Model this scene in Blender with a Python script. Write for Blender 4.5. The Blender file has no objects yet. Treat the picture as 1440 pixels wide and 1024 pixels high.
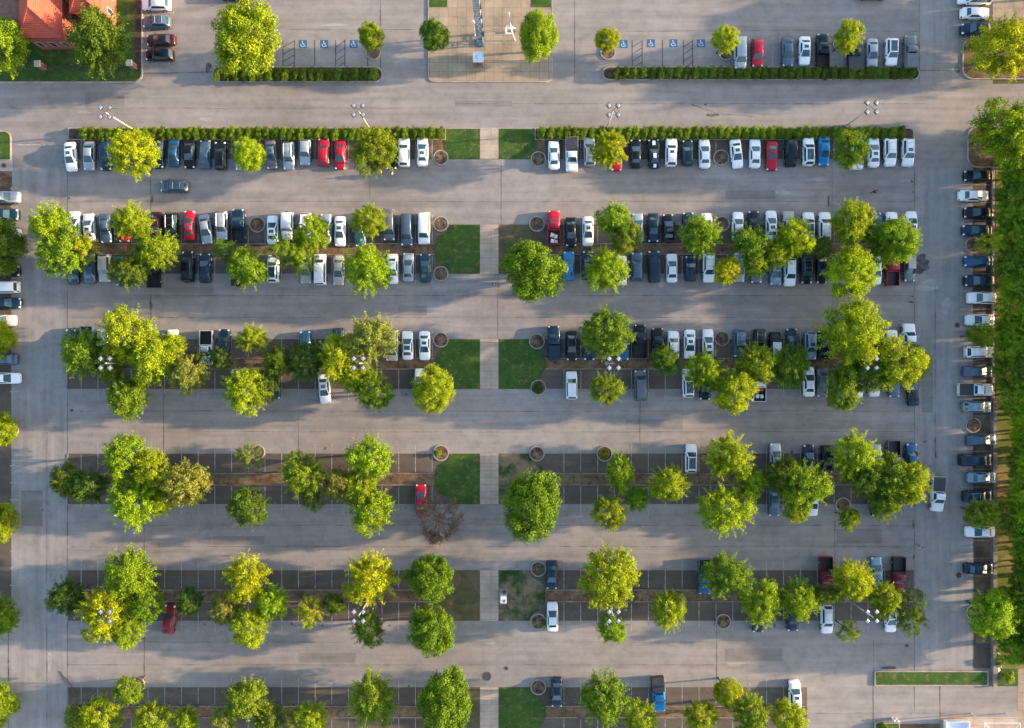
import bpy, bmesh, math, random
import numpy as np
from mathutils import Vector, Matrix
R = math.radians
scene = bpy.context.scene
COL = scene.collection
# ------------------------------------------------------------------ camera, sky, sun, exposure
CH = 120.0                       # camera height in metres
S = 8.67                         # photo pixels per metre on the ground
cam_d = bpy.data.cameras.new('camera'); cam = bpy.data.objects.new('camera', cam_d)
COL.objects.link(cam); scene.camera = cam
cam.location = (0, 0, CH); cam.rotation_euler = (0, 0, 0)
cam_d.sensor_width = 36; cam_d.lens = 36 * CH * S / 1440; cam_d.clip_end = 3000
SUN_EL, SUN_AZ = 11.0, 5.0       # azimuth measured from +x towards +y
w = bpy.data.worlds.new('World'); scene.world = w; w.use_nodes = True
nt = w.node_tree; bg = nt.nodes['Background']
sky = nt.nodes.new('ShaderNodeTexSky'); sky.sky_type = 'NISHITA'; sky.sun_disc = False
sky.sun_elevation = R(SUN_EL); sky.sun_rotation = R(90 - SUN_AZ)
sky.air_density = 1.0; sky.dust_density = 1.8; sky.ozone_density = 1.2
nt.links.new(sky.outputs[0], bg.inputs[0]); bg.inputs[1].default_value = 0.15
sd = bpy.data.lights.new('sun', 'SUN'); sd.energy = 3.9; sd.angle = R(0.6); sd.color = (1.0, 0.73, 0.46)
so = bpy.data.objects.new('sun', sd); COL.objects.link(so)
a, e = R(SUN_AZ), R(SUN_EL)
so.rotation_euler = Vector((-math.cos(e) * math.cos(a), -math.cos(e) * math.sin(a), -math.sin(e))).to_track_quat('-Z', 'Y').to_euler()
vs = scene.view_settings; vs.view_transform = 'Standard'; vs.look = 'None'; vs.gamma = 1; vs.exposure = 1.97

# ------------------------------------------------------------------ helpers
def wx(px, h=0.0): return (px - 720) / S * (CH - h) / CH
def wy(py, h=0.0): return (512 - py) / S * (CH - h) / CH
def mat(name):
    m = bpy.data.materials.new(name); m.use_nodes = True
    b = m.node_tree.nodes['Principled BSDF']; return m, m.node_tree, b
def plain(name, col, rough=0.6, metal=0.0, coat=0.0, spec=0.5, bump=0.0, vary=0.12, scale=3.0, emit=None):
    m, t, b = mat(name)
    b.inputs['Roughness'].default_value = rough; b.inputs['Metallic'].default_value = metal
    b.inputs['Coat Weight'].default_value = coat; b.inputs['Specular IOR Level'].default_value = spec
    n = t.nodes.new('ShaderNodeTexNoise'); n.inputs['Scale'].default_value = scale; n.inputs['Detail'].default_value = 5
    g = t.nodes.new('ShaderNodeNewGeometry'); t.links.new(g.outputs['Position'], n.inputs['Vector'])
    r = t.nodes.new('ShaderNodeValToRGB'); t.links.new(n.outputs[0], r.inputs[0])
    r.color_ramp.elements[0].position = 0.3; r.color_ramp.elements[1].position = 0.7
    r.color_ramp.elements[0].color = tuple(c * (1 - vary) for c in col) + (1,)
    r.color_ramp.elements[1].color = tuple(min(1, c * (1 + vary)) for c in col) + (1,)
    t.links.new(r.outputs[0], b.inputs['Base Color'])
    if bump:
        bp = t.nodes.new('ShaderNodeBump'); bp.inputs['Strength'].default_value = bump; bp.inputs['Distance'].default_value = 0.05
        t.links.new(n.outputs[0], bp.inputs['Height']); t.links.new(bp.outputs[0], b.inputs['Normal'])
    return m
def noise(t, vec, scale, detail=4, rough=0.55, sx=1, sy=1):
    mp = t.nodes.new('ShaderNodeMapping'); mp.inputs['Scale'].default_value = (sx, sy, 1)
    t.links.new(vec, mp.inputs['Vector'])
    n = t.nodes.new('ShaderNodeTexNoise'); n.inputs['Scale'].default_value = scale
    n.inputs['Detail'].default_value = detail; n.inputs['Roughness'].default_value = rough
    t.links.new(mp.outputs[0], n.inputs['Vector']); return n.outputs[0]
def ramp(t, fac, stops):
    r = t.nodes.new('ShaderNodeValToRGB'); t.links.new(fac, r.inputs[0])
    while len(r.color_ramp.elements) < len(stops): r.color_ramp.elements.new(0.5)
    for el, (p, c) in zip(r.color_ramp.elements, stops):
        el.position = p; el.color = (c, c, c, 1) if isinstance(c, (int, float)) else tuple(c) + (1,)
    return r.outputs[0]
def mix(t, a, b, fac, mode='MIX'):
    m = t.nodes.new('ShaderNodeMix'); m.data_type = 'RGBA'; m.blend_type = mode
    for sock, v in ((m.inputs[0], fac), (m.inputs[6], a), (m.inputs[7], b)):
        if isinstance(v, (int, float)): sock.default_value = v
        elif isinstance(v, tuple): sock.default_value = v + (1,)
        else: t.links.new(v, sock)
    return m.outputs[2]
def asphalt(name, lo, hi, along='x', spots=0.5, crack=0.5, rough=0.85):
    m, t, b = mat(name)
    g = t.nodes.new('ShaderNodeNewGeometry').outputs['Position']
    sx, sy = ((0.06, 1.0) if along == 'x' else (1.0, 0.06))
    big = noise(t, g, 0.05, 5, 0.6); streak = noise(t, g, 0.75, 4, 0.6, sx, sy); fine = noise(t, g, 9.0, 6, 0.75)
    mid = noise(t, g, 0.5, 5, 0.65)
    c = mix(t, ramp(t, big, [(0.3, lo), (0.7, hi)]), ramp(t, streak, [(0.3, 0.80), (0.7, 1.12)]), 1.0, 'MULTIPLY')
    c = mix(t, c, ramp(t, mid, [(0.3, 0.82), (0.5, 1.0), (0.75, 1.14)]), 1.0, 'MULTIPLY')
    c = mix(t, c, ramp(t, fine, [(0.25, 0.80), (0.75, 1.15)]), 1.0, 'MULTIPLY')
    # oil drips and dark repairs with a shape of their own
    st = noise(t, g, 0.9, 6, 0.7); c = mix(t, c, ramp(t, st, [(0.26, 0.45), (0.36, 1.0)]), spots, 'MULTIPLY')
    # hair cracks
    v = t.nodes.new('ShaderNodeTexVoronoi'); v.feature = 'DISTANCE_TO_EDGE'; v.inputs['Scale'].default_value = 0.16
    dn = t.nodes.new('ShaderNodeTexNoise'); dn.inputs['Scale'].default_value = 0.8; dn.inputs['Detail'].default_value = 5
    t.links.new(g, dn.inputs['Vector'])
    vm = t.nodes.new('ShaderNodeVectorMath'); vm.operation = 'MULTIPLY_ADD'; vm.inputs[1].default_value = (2.2, 2.2, 0)
    t.links.new(dn.outputs['Color'], vm.inputs[0]); t.links.new(g, vm.inputs[2]); t.links.new(vm.outputs[0], v.inputs['Vector'])
    c = mix(t, c, ramp(t, v.outputs['Distance'], [(0.004, 0.35), (0.012, 1.0)]), crack, 'MULTIPLY')
    t.links.new(c, b.inputs['Base Color']); b.inputs['Roughness'].default_value = rough
    bp = t.nodes.new('ShaderNodeBump'); bp.inputs['Strength'].default_value = 0.25; bp.inputs['Distance'].default_value = 0.03
    t.links.new(fine, bp.inputs['Height']); t.links.new(bp.outputs[0], b.inputs['Normal'])
    return m
def two_tone(name, A, B, scale, p0, p1, fine=0.25, rough=0.9, fscale=6.0, C=None):
    m, t, b = mat(name); g = t.nodes.new('ShaderNodeNewGeometry').outputs['Position']
    n = noise(t, g, scale, 6, 0.65); c = ramp(t, n, [(p0, A), (p1, B)])
    if C: c = mix(t, c, C, ramp(t, noise(t, g, scale * 2.7, 5, 0.7), [(0.52, 0.0), (0.66, 1.0)]))
    f = noise(t, g, fscale, 6, 0.8); c = mix(t, c, ramp(t, f, [(0.3, 1 - fine), (0.7, 1 + fine)]), 1.0, 'MULTIPLY')
    t.links.new(c, b.inputs['Base Color']); b.inputs['Roughness'].default_value = rough
    b.inputs['Specular IOR Level'].default_value = 0.2
    bp = t.nodes.new('ShaderNodeBump'); bp.inputs['Strength'].default_value = 0.5; bp.inputs['Distance'].default_value = 0.06
    t.links.new(f, bp.inputs['Height']); t.links.new(bp.outputs[0], b.inputs['Normal'])
    return m
def pavers(name, A, B, bw, bh, joint=0.55, mortar=0.02):
    m, t, b = mat(name); g = t.nodes.new('ShaderNodeNewGeometry').outputs['Position']
    br = t.nodes.new('ShaderNodeTexBrick'); br.offset = 0; br.inputs['Scale'].default_value = 1.0
    br.inputs['Brick Width'].default_value = bw; br.inputs['Row Height'].default_value = bh; br.inputs['Mortar Size'].default_value = mortar
    br.inputs['Color1'].default_value = A + (1,); br.inputs['Color2'].default_value = B + (1,)
    br.inputs['Mortar'].default_value = tuple(x * joint for x in A) + (1,)
    t.links.new(g, br.inputs['Vector'])
    c = mix(t, br.outputs['Color'], ramp(t, noise(t, g, 0.35, 6, 0.7), [(0.3, 0.68), (0.65, 1.1)]), 1.0, 'MULTIPLY')
    c = mix(t, c, ramp(t, noise(t, g, 7, 5, 0.7), [(0.3, 0.86), (0.7, 1.1)]), 1.0, 'MULTIPLY')
    t.links.new(c, b.inputs['Base Color']); b.inputs['Roughness'].default_value = 0.85
    return m
def obj_color(name, rough, metal=0.0, coat=0.0, flake=False):
    m, t, b = mat(name); oi = t.nodes.new('ShaderNodeObjectInfo')
    g = t.nodes.new('ShaderNodeTexCoord').outputs['Object']
    c = mix(t, oi.outputs['Color'], ramp(t, noise(t, g, 1.3, 5, 0.7), [(0.3, 0.86), (0.7, 1.06)]), 1.0, 'MULTIPLY')
    t.links.new(c, b.inputs['Base Color']); b.inputs['Specular IOR Level'].default_value = .28; b.inputs['Roughness'].default_value = rough
    b.inputs['Metallic'].default_value = metal; b.inputs['Coat Weight'].default_value = coat; b.inputs['Coat Roughness'].default_value = 0.06
    return m
M = {}
M['asphalt'] = asphalt('worn_asphalt', (0.205, 0.184, 0.172), (0.295, 0.267, 0.252), 'x', .35, .10)
M['lane'] = asphalt('lane_asphalt', (0.225, 0.203, 0.192), (0.305, 0.28, 0.268), 'y', .3, .12)
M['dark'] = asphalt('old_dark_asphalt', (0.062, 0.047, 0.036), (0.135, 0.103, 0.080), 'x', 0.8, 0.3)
M['mulch'] = two_tone('mulch_bed', (0.085, 0.048, 0.030), (0.21, 0.145, 0.085), 0.45, 0.35, 0.62, 0.35, C=(0.06, 0.035, 0.025))
M['soil'] = two_tone('dark_soil', (0.03, 0.022, 0.018), (0.10, 0.07, 0.05), 0.9, 0.35, 0.65, 0.35)
M['ringsoil'] = two_tone('planter_soil', (0.045, 0.03, 0.022), (0.19, 0.13, 0.085), 1.1, 0.38, 0.62, 0.35)
M['kerb'] = two_tone('kerb_concrete', (0.26, 0.22, 0.18), (0.42, 0.37, 0.31), 0.8, 0.35, 0.65, 0.15, fscale=4)
M['kerbold'] = two_tone('old_kerb', (0.13, 0.10, 0.08), (0.30, 0.25, 0.20), 0.6, 0.35, 0.65, 0.2, fscale=4)
M['dirt'] = two_tone('brown_dirt', (0.09, 0.055, 0.033), (0.24, 0.15, 0.085), 0.3, 0.35, 0.62, 0.3)
M['walk'] = pavers('walk_concrete', (0.38, 0.295, 0.235), (0.42, 0.33, 0.265), 3.4, 1.15, 0.6, 0.03)
M['plaza'] = pavers('plaza_concrete', (0.30, 0.235, 0.165), (0.36, 0.28, 0.195), 1.48, 1.48, 0.6, 0.03)
M['grass'] = two_tone('lawn_grass', (0.024, 0.066, 0.011), (0.052, 0.105, 0.016), 0.35, 0.35, 0.65, 0.4, C=(0.13, 0.115, 0.045))
M['patchy'] = two_tone('patchy_grass', (0.020, 0.055, 0.012), (0.20, 0.15, 0.095), 0.22, 0.42, 0.56, 0.3)
M['brown'] = two_tone('dry_grass', (0.06, 0.062, 0.026), (0.13, 0.10, 0.058), 0.3, 0.35, 0.6, 0.35, C=(0.05, 0.075, 0.02))
M['woodfloor'] = two_tone('woodland_floor', (0.10, 0.13, 0.02), (0.30, 0.20, 0.09), 0.18, 0.42, 0.62, 0.35, C=(0.13, 0.17, 0.02))
M['ground'] = two_tone('ground_grass', (0.05, 0.08, 0.025), (0.12, 0.12, 0.06), 0.05, 0.35, 0.65, 0.3)
M['line'] = two_tone('worn_white_paint', (0.16, 0.15, 0.14), (0.46, 0.44, 0.42), 1.2, 0.35, 0.65, 0.2)
M['darkline'] = two_tone('dark_paint', (0.04, 0.045, 0.06), (0.11, 0.11, 0.13), 1.0, 0.35, 0.65, 0.2)
M['seam'] = two_tone('tar_seam', (0.06, 0.05, 0.045), (0.20, 0.175, 0.16), 0.5, 0.4, 0.6, 0.3)
M['stain'] = two_tone('oil_stain', (0.05, 0.045, 0.045), (0.15, 0.135, 0.125), 1.0, 0.35, 0.65, 0.3)
M['signblue'] = plain('sign_blue', (0.025, 0.095, 0.21), 0.8)
M['signwhite'] = plain('sign_white', (0.42, 0.48, 0.55), 0.7)
M['glass'] = plain('sky_toned_glass', (0.028, 0.065, 0.085), 0.05, 0.0, 0.0, 0.9, vary=0.3)  # teal base colour stands in for the sky reflected in the panes
M['tyre'] = plain('rubber', (0.02, 0.02, 0.02), 0.8)
M['rim'] = plain('alloy_rim', (0.5, 0.5, 0.5), 0.3, 0.8)
M['trim'] = plain('black_trim', (0.015, 0.015, 0.017), 0.5)
M['chrome'] = plain('rail_metal', (0.5, 0.5, 0.5), 0.3, 0.9)
M['headlight'] = plain('headlight_lens', (0.75, 0.78, 0.8), 0.1, spec=0.9)
M['taillight'] = plain('tail_lens', (0.35, 0.01, 0.01), 0.2)
M['bedliner'] = plain('bed_liner', (0.012, 0.013, 0.015), 0.65, vary=0.4)
M['vinyl'] = plain('vinyl_cover', (0.03, 0.035, 0.042), 0.5, vary=0.3)
M['paint'] = obj_color('car_paint', 0.3, 0.0, 0.28)
M['metallic'] = obj_color('metallic_car_paint', 0.36, 0.3, 0.4)
M['cloth'] = obj_color('cloth', 0.9)
M['skin'] = plain('skin', (0.42, 0.26, 0.18), 0.6)
M['hair'] = plain('hair', (0.02, 0.014, 0.01), 0.6)
M['bark'] = plain('bark', (0.12, 0.085, 0.06), 0.9, bump=0.6, scale=14, vary=0.3)
M['barebark'] = plain('bare_bark', (0.21, 0.13, 0.09), 0.9, bump=0.5, scale=14, vary=0.3)
M['pole'] = plain('pole_paint', (0.55, 0.50, 0.43), 0.45, vary=0.08)
M['fixture'] = plain('fixture_metal', (0.34, 0.36, 0.40), 0.3, 0.3, vary=0.15)
M['fixdark'] = plain('fixture_dark', (0.05, 0.05, 0.07), 0.5)
M['steelblue'] = plain('blue_steel', (0.10, 0.19, 0.28), 0.5, 0.3, vary=0.3)
M['whitemetal'] = plain('white_metal', (0.72, 0.72, 0.70), 0.45, vary=0.08)
M['whitepanel'] = plain('white_panel', (0.68, 0.73, 0.78), 0.5, vary=0.08)
M['bluemark'] = plain('faint_blue_mark', (0.30, 0.42, 0.58), 0.6)
M['roof'] = plain('red_roof', (0.50, 0.078, 0.042), 0.75, vary=0.14, scale=1.2, bump=0.2)
def roof_tiles():
    m, t, b = mat('red_roof'); g = t.nodes.new('ShaderNodeNewGeometry').outputs['Position']
    wv_ = t.nodes.new('ShaderNodeTexWave'); wv_.bands_direction = 'Z'; wv_.inputs['Scale'].default_value = 1.6; wv_.inputs['Distortion'].default_value = 1.0; t.links.new(g, wv_.inputs['Vector'])
    c = ramp(t, noise(t, g, 0.8, 6, 0.7), [(0.3, (0.34, 0.055, 0.035)), (0.7, (0.56, 0.095, 0.05))])
    c = mix(t, c, ramp(t, wv_.outputs['Fac'], [(0.0, 0.72), (0.25, 1.0)]), 1.0, 'MULTIPLY'); t.links.new(c, b.inputs['Base Color']); b.inputs['Roughness'].default_value = .8
    bp = t.nodes.new('ShaderNodeBump'); bp.inputs['Strength'].default_value = .5; bp.inputs['Distance'].default_value = .05; t.links.new(wv_.outputs['Fac'], bp.inputs['Height']); t.links.new(bp.outputs[0], b.inputs['Normal'])
    return m
M['roof'] = roof_tiles()
M['brick'] = plain('red_brick', (0.33, 0.075, 0.055), 0.9, vary=0.2, scale=5)
M['brownroof'] = plain('brown_roof', (0.20, 0.10, 0.07), 0.85, vary=0.25, scale=2)
M['tanbrick'] = plain('tan_brick', (0.24, 0.115, 0.075), 0.9, vary=0.2, scale=5)
M['stone'] = plain('pale_stone', (0.45, 0.42, 0.38), 0.8, vary=0.1)
M['iron'] = plain('cast_iron', (0.05, 0.045, 0.045), 0.7, vary=0.3)

def leaf_material(name, transl=0.35):
    m, t, b = mat(name); oi = t.nodes.new('ShaderNodeObjectInfo')
    at = t.nodes.new('ShaderNodeAttribute'); at.attribute_name = 'tone'
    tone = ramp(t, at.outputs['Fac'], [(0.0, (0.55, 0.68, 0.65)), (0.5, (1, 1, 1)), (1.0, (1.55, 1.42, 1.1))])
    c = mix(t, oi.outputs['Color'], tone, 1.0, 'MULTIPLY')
    t.links.new(c, b.inputs['Base Color']); b.inputs['Roughness'].default_value = 0.55; b.inputs['Specular IOR Level'].default_value = 0.25
    tr = t.nodes.new('ShaderNodeBsdfTranslucent')
    t.links.new(mix(t, c, (1.25, 1.15, 0.5), 1.0, 'MULTIPLY'), tr.inputs['Color'])
    ms = t.nodes.new('ShaderNodeMixShader'); ms.inputs[0].default_value = transl
    out = t.nodes['Material Output']
    t.links.new(b.outputs[0], ms.inputs[1]); t.links.new(tr.outputs[0], ms.inputs[2]); t.links.new(ms.outputs[0], out.inputs['Surface'])
    return m
M['leaf'] = leaf_material('leaves', 0.38)

# ---- object helpers
def link(name, me, parent=None, loc=None, rz=0):
    o = bpy.data.objects.new(name, me); COL.objects.link(o)
    if parent: o.parent = parent
    if loc: o.location = loc
    if rz: o.rotation_euler = (0, 0, rz)
    return o
def mesh(name, verts, faces, m, smooth=False):
    me = bpy.data.meshes.new(name); me.from_pydata([tuple(v) for v in verts], [], faces)
    ms = m if isinstance(m, (list, tuple)) else [m]
    for x in ms: me.materials.append(M[x] if isinstance(x, str) else x)
    if smooth: me.polygons.foreach_set('use_smooth', [True] * len(me.polygons))
    me.update(); return me
class MB:
    def __init__(s): s.v, s.f, s.mi = [], [], []
    def add(s, v, f, mi=0):
        o = len(s.v); s.v += [tuple(x) for x in v]; s.f += [tuple(i + o for i in q) for q in f]; s.mi += [mi] * len(f); return s
    def box(s, x0, y0, z0, x1, y1, z1, mi=0, tx=0, ty=0):
        v = [(x0, y0, z0), (x1, y0, z0), (x1, y1, z0), (x0, y1, z0), (x0 + tx, y0 + ty, z1), (x1 - tx, y0 + ty, z1), (x1 - tx, y1 - ty, z1), (x0 + tx, y1 - ty, z1)]
        return s.add(v, [(3, 2, 1, 0), (4, 5, 6, 7), (0, 1, 5, 4), (1, 2, 6, 5), (2, 3, 7, 6), (3, 0, 4, 7)], mi)
    def tube(s, p, q, r0, r1=None, n=8, mi=0, caps=True):
        r1 = r0 if r1 is None else r1; p, q = Vector(p), Vector(q); d = (q - p)
        if d.length < 1e-6: return s
        d.normalize(); a = d.orthogonal().normalized(); b = d.cross(a); v = []
        for c, r in ((p, r0), (q, r1)):
            for i in range(n):
                t = 2 * math.pi * i / n; v.append(c + a * math.cos(t) * r + b * math.sin(t) * r)
        f = [(i, (i + 1) % n, n + (i + 1) % n, n + i) for i in range(n)]
        if caps: f += [tuple(range(n - 1, -1, -1)), tuple(range(n, 2 * n))]
        return s.add(v, f, mi)
    def rect(s, x0, y0, x1, y1, z, mi=0): return s.add([(x0, y0, z), (x1, y0, z), (x1, y1, z), (x0, y1, z)], [(0, 1, 2, 3)], mi)
    def poly(s, pts, z, mi=0): return s.add([(x, y, z) for x, y in pts], [tuple(range(len(pts)))], mi)
    def prism(s, pts, z0, z1, mi=0):
        n = len(pts); return s.add([(x, y, z0) for x, y in pts] + [(x, y, z1) for x, y in pts],
            [(i, (i + 1) % n, n + (i + 1) % n, n + i) for i in range(n)] + [tuple(range(n, 2 * n))], mi)
    def ring(s, outer, inner, z0, z1, mi=0):
        n = len(outer); v = []
        for pts, z in ((outer, z0), (outer, z1), (inner, z1), (inner, z0)): v += [(x, y, z) for x, y in pts]
        f = []
        for k in range(3):
            f += [(k * n + i, k * n + (i + 1) % n, (k + 1) * n + (i + 1) % n, (k + 1) * n + i) for i in range(n)]
        return s.add(v, f, mi)
    def build(s, name, mats, parent=None, smooth=False, loc=None):
        me = mesh(name, s.v, s.f, mats, smooth); me.polygons.foreach_set('material_index', s.mi)
        return link(name, me, parent, loc)
def tag(o, label, cat, group=None):
    assert 4 <= len(label.split()) <= 16, label
    o['label'] = label; o['category'] = cat
    if group: o['group'] = group
    return o
def root(name, loc, label, cat, group=None, rz=0): return tag(link(name, None, None, loc, rz), label, cat, group)
def struct(o, label=None, kind='structure'):
    o['kind'] = kind
    if label: o['label'] = label
    return o
def rrect(x0, y0, x1, y1, r, n=6, corners=(1, 1, 1, 1)):
    """px corner coords -> world outline, ccw; corners = tl, tr, br, bl rounded?"""
    X0, X1, Y0, Y1 = wx(x0), wx(x1), wy(y1), wy(y0); r = r / S; pts = []
    for cx, cy, a0, on in ((X1 - r, Y1 - r, 0, corners[1]), (X0 + r, Y1 - r, 90, corners[0]), (X0 + r, Y0 + r, 180, corners[3]), (X1 - r, Y0 + r, 270, corners[2])):
        for k in range(n + 1):
            t = R(a0 + 90 * k / n)
            if on: pts.append((cx + r * math.cos(t), cy + r * math.sin(t)))
            else:
                sx = 1 if a0 in (0, 270) else -1; sy = 1 if a0 in (0, 90) else -1
                q = abs(k / n - 0.5) * 2; ex = (1 - k / n); 
                px_, py_ = (cx + sx * r, cy + sy * r)
                # keep vertex count, walk round the square corner
                if (a0 in (0, 180)): pts.append((px_, py_ - sy * r * max(0, 1 - 2 * k / n)) if k / n < .5 else (px_ - sx * r * (2 * k / n - 1), py_))
                else: pts.append((px_ - sx * r * max(0, 1 - 2 * k / n), py_) if k / n < .5 else (px_, py_ - sy * r * (2 * k / n - 1)))
    return pts
def shrink(pts, d):
    n = len(pts); c = (sum(p[0] for p in pts) / n, sum(p[1] for p in pts) / n); out = []
    xs = [p[0] for p in pts]; ys = [p[1] for p in pts]; hx = (max(xs) - min(xs)) / 2; hy = (max(ys) - min(ys)) / 2
    cx, cy = (max(xs) + min(xs)) / 2, (max(ys) + min(ys)) / 2
    return [(cx + (p[0] - cx) * (hx - d) / hx, cy + (p[1] - cy) * (hy - d) / hy) for p in pts]
def island(x0, y0, x1, y1, r, top, name, corners=(1, 1, 1, 1), kw=0.17, h=0.14, kname='kerb'):
    o = rrect(x0, y0, x1, y1, r, corners=corners); i = shrink(o, kw)
    struct(MB().ring(o, i, -0.01, h).build(kname, 'kerb'))
    return struct(MB().poly(i, h - 0.03).build(name, top))
def sheet(name, x0, y0, x1, y1, z, m): return struct(MB().rect(wx(x0), wy(y1), wx(x1), wy(y0), z).build(name, m))

ORD = ['zeroth', 'first', 'second', 'third', 'fourth', 'fifth', 'sixth', 'seventh', 'eighth', 'ninth', 'tenth', 'eleventh', 'twelfth',
       'thirteenth', 'fourteenth', 'fifteenth', 'sixteenth', 'seventeenth', 'eighteenth', 'nineteenth', 'twentieth', 'twenty-first',
       'twenty-second', 'twenty-third', 'twenty-fourth', 'twenty-fifth']

# ------------------------------------------------------------------ ground, lot, kerbs
struct(MB().rect(-900, -900, 900, 900, -0.05).build('ground', 'ground'))
sheet('parking_lot', -500, -300, 1396, 1200, 0.0, 'asphalt')
sheet('side_lane', 16, 236, 94, 1200, 0.004, 'lane')
sheet('side_lane', 1287, 236, 1368, 940, 0.004, 'lane')
sheet('side_lane', 1293, -200, 1352, 118, 0.004, 'lane')
sheet('driveway', 1300, 118, 1700, 178, 0.0045, 'asphalt')
sheet('driveway', 1396, 965, 1700, 1200, 0.0045, 'asphalt')
ROWS = {'B': (316, 385, 343, 358), 'C': (477, 547, 504, 519), 'D': (638, 709, 666, 682), 'E': (802, 873, 829.5, 846), 'F': (966.5, 1037, 993, 1009)}
BLOCK = {'A': 'hedge block', 'B': 'second block', 'C': 'third block', 'D': 'fourth block', 'E': 'fifth block', 'F': 'bottom block'}
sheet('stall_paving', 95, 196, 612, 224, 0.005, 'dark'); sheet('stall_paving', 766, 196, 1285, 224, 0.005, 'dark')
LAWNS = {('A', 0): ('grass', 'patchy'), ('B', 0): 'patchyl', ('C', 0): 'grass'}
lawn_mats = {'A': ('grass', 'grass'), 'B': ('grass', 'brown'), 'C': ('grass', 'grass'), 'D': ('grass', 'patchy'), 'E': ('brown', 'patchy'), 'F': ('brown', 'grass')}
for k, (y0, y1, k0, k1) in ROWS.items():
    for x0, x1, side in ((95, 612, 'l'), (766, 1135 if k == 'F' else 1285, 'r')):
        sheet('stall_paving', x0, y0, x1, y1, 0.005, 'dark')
        b = MB()
        for ky in (k0, k1): b.box(wx(x0 + 1), wy(ky + .75), 0, wx(x1 - 1), wy(ky - .75), 0.13)
        if side == 'l': b.box(wx(x0), wy(y1), 0, wx(x0 + 1.0), wy(y0), 0.10)
        struct(b.build('median_kerb', 'kerbold'))
        sheet('mulch_strip', x0 + 1, k0 + .75, x1 - 1, k1 - .75, 0.09, 'mulch')
    for i, (x0, x1) in enumerate(((612, 675), (701, 766))):
        inner = 1 if i == 0 else -1
        cut = 13
        if i == 0: P = [(675, y1), (675, y0), (634, y0), (629, y0 + cut - 3), (617, y0 + cut + 3), (612, k0), (612, k1), (617, y1 - cut - 3), (629, y1 - cut + 3), (634, y1)]
        else: P = [(701, y0), (701, y1), (743, y1), (748, y1 - cut + 3), (760, y1 - cut - 3), (766, k1), (766, k0), (760, y0 + cut + 3), (748, y0 + cut - 3), (743, y0)]
        m_ = lawn_mats[k][i]
        struct(MB().prism([(wx(a_), wy(b_)) for a_, b_ in P][::1], 0, 0.05).build('lawn', m_), None, 'stuff')
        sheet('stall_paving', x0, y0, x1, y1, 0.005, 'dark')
    sheet('walkway', 675, y0, 701, y1, 0.06, 'walk')
for i, (x0, x1) in enumerate(((612, 675), (701, 766))):
    sheet('stall_paving', x0, 196, x1, 224, 0.005, 'mulch')
    xa, xb = (625, 675) if i == 0 else (701, 753)
    struct(MB().prism([(wx(xa), wy(224)), (wx(xb), wy(224)), (wx(xb), wy(181)), (wx(xa), wy(181))], 0, 0.05).build('lawn', 'grass'), None, 'stuff')
sheet('walkway', 675, 180, 701, 224, 0.06, 'walk')
# hedge bed of the top block
for x0, x1, cor in ((96, 627, (1, 0, 0, 0)), (752, 1285, (0, 1, 0, 0))):
    island(x0, 180, x1, 197, 7 if x0 > 700 else 2, 'soil', 'hedge_bed', cor, 0.13)
b = MB().box(wx(627), wy(181.3), 0, wx(752), wy(180), 0.07); struct(b.build('kerb', 'kerb'))
# bottom / right / left margins
island(299, 94, 538, 116, 10, 'soil', 'hedge_bed'); island(847, 94, 1293, 113, 9, 'soil', 'hedge_bed')
o = island(-400, -300, 201, 117, 12, 'grass', 'lawn', (0, 0, 1, 0), 0.22); o['kind'] = 'stuff'
sheet('planting_strip', 190, -200, 199, 100, 0.125, 'soil')
island(602, -300, 777, 116, 9, 'plaza', 'plaza', (0, 0, 1, 1), 0.15)
for x0, x1 in ((603.5, 629), (747, 774.5)):
    struct(MB().prism([(wx(x0), wy(10.5)), (wx(x1), wy(10.5)), (wx(x1), wy(-300)), (wx(x0), wy(-300))], 0.1, 0.135).build('lawn', 'grass'), None, 'stuff')
island(1353, 54, 1600, 112, 14, 'mulch', 'planting_bed', (1, 0, 0, 1))
island(1360, 178, 1600, 236, 14, 'mulch', 'planting_bed', (1, 0, 0, 1), h=0.13)
o = island(-300, 184, 16, 226, 10, 'grass', 'lawn', (0, 1, 0, 0)); o['kind'] = 'stuff'
sheet('pavement', -300, 226, 18, 241, 0.05, 'walk'); sheet('mulch_strip', -300, 241, 17, 262, 0.02, 'mulch')
sheet('stall_paving', -300, 262, 16, 890, 0.008, 'dark')
sheet('stall_paving', 1368, 236, 1393, 940, 0.008, 'dark'); sheet('stall_paving', 1376, -200, 1396, 52, 0.008, 'dark')
sheet('dirt_strip', 1372, 585, 1393, 905, 0.012, 'dirt')
sheet('woodland_floor', 1399.5, 236, 2300, 940, 0.10, 'woodfloor'); sheet('woodland_floor', 1399.5, 940, 1431, 964, 0.10, 'grass')
sheet('dirt_path', 1431, 940, 2300, 1200, 0.011, 'plaza'); sheet('pavement', 1396, -300, 1700, 54, 0.02, 'plaza')
tag(MB().box(wx(1394), wy(965), 0, wx(1399.5), wy(560), 0.55).build('retaining_wall', 'kerbold'), 'low concrete retaining wall between stalls and woodland at right', 'wall')
tag(MB().box(wx(1395), wy(560), 0, wx(1398), wy(236), 0.2).build('edging_wall', 'kerb'), 'low kerb-height wall under the upper right woodland edge', 'wall')
o = island(1229, 943, 1389, 964, 2, 'grass', 'lawn', h=0.22); o['kind'] = 'stuff'
sheet('pavement', 1322, 1008, 1700, 1200, 0.01, 'walk')
o = island(1229, 1015, 1264, 1100, 2, 'grass', 'lawn', h=0.3); o['kind'] = 'stuff'
sheet('planting_bed', 1265, 1018, 1322, 1100, 0.015, 'mulch')

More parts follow.
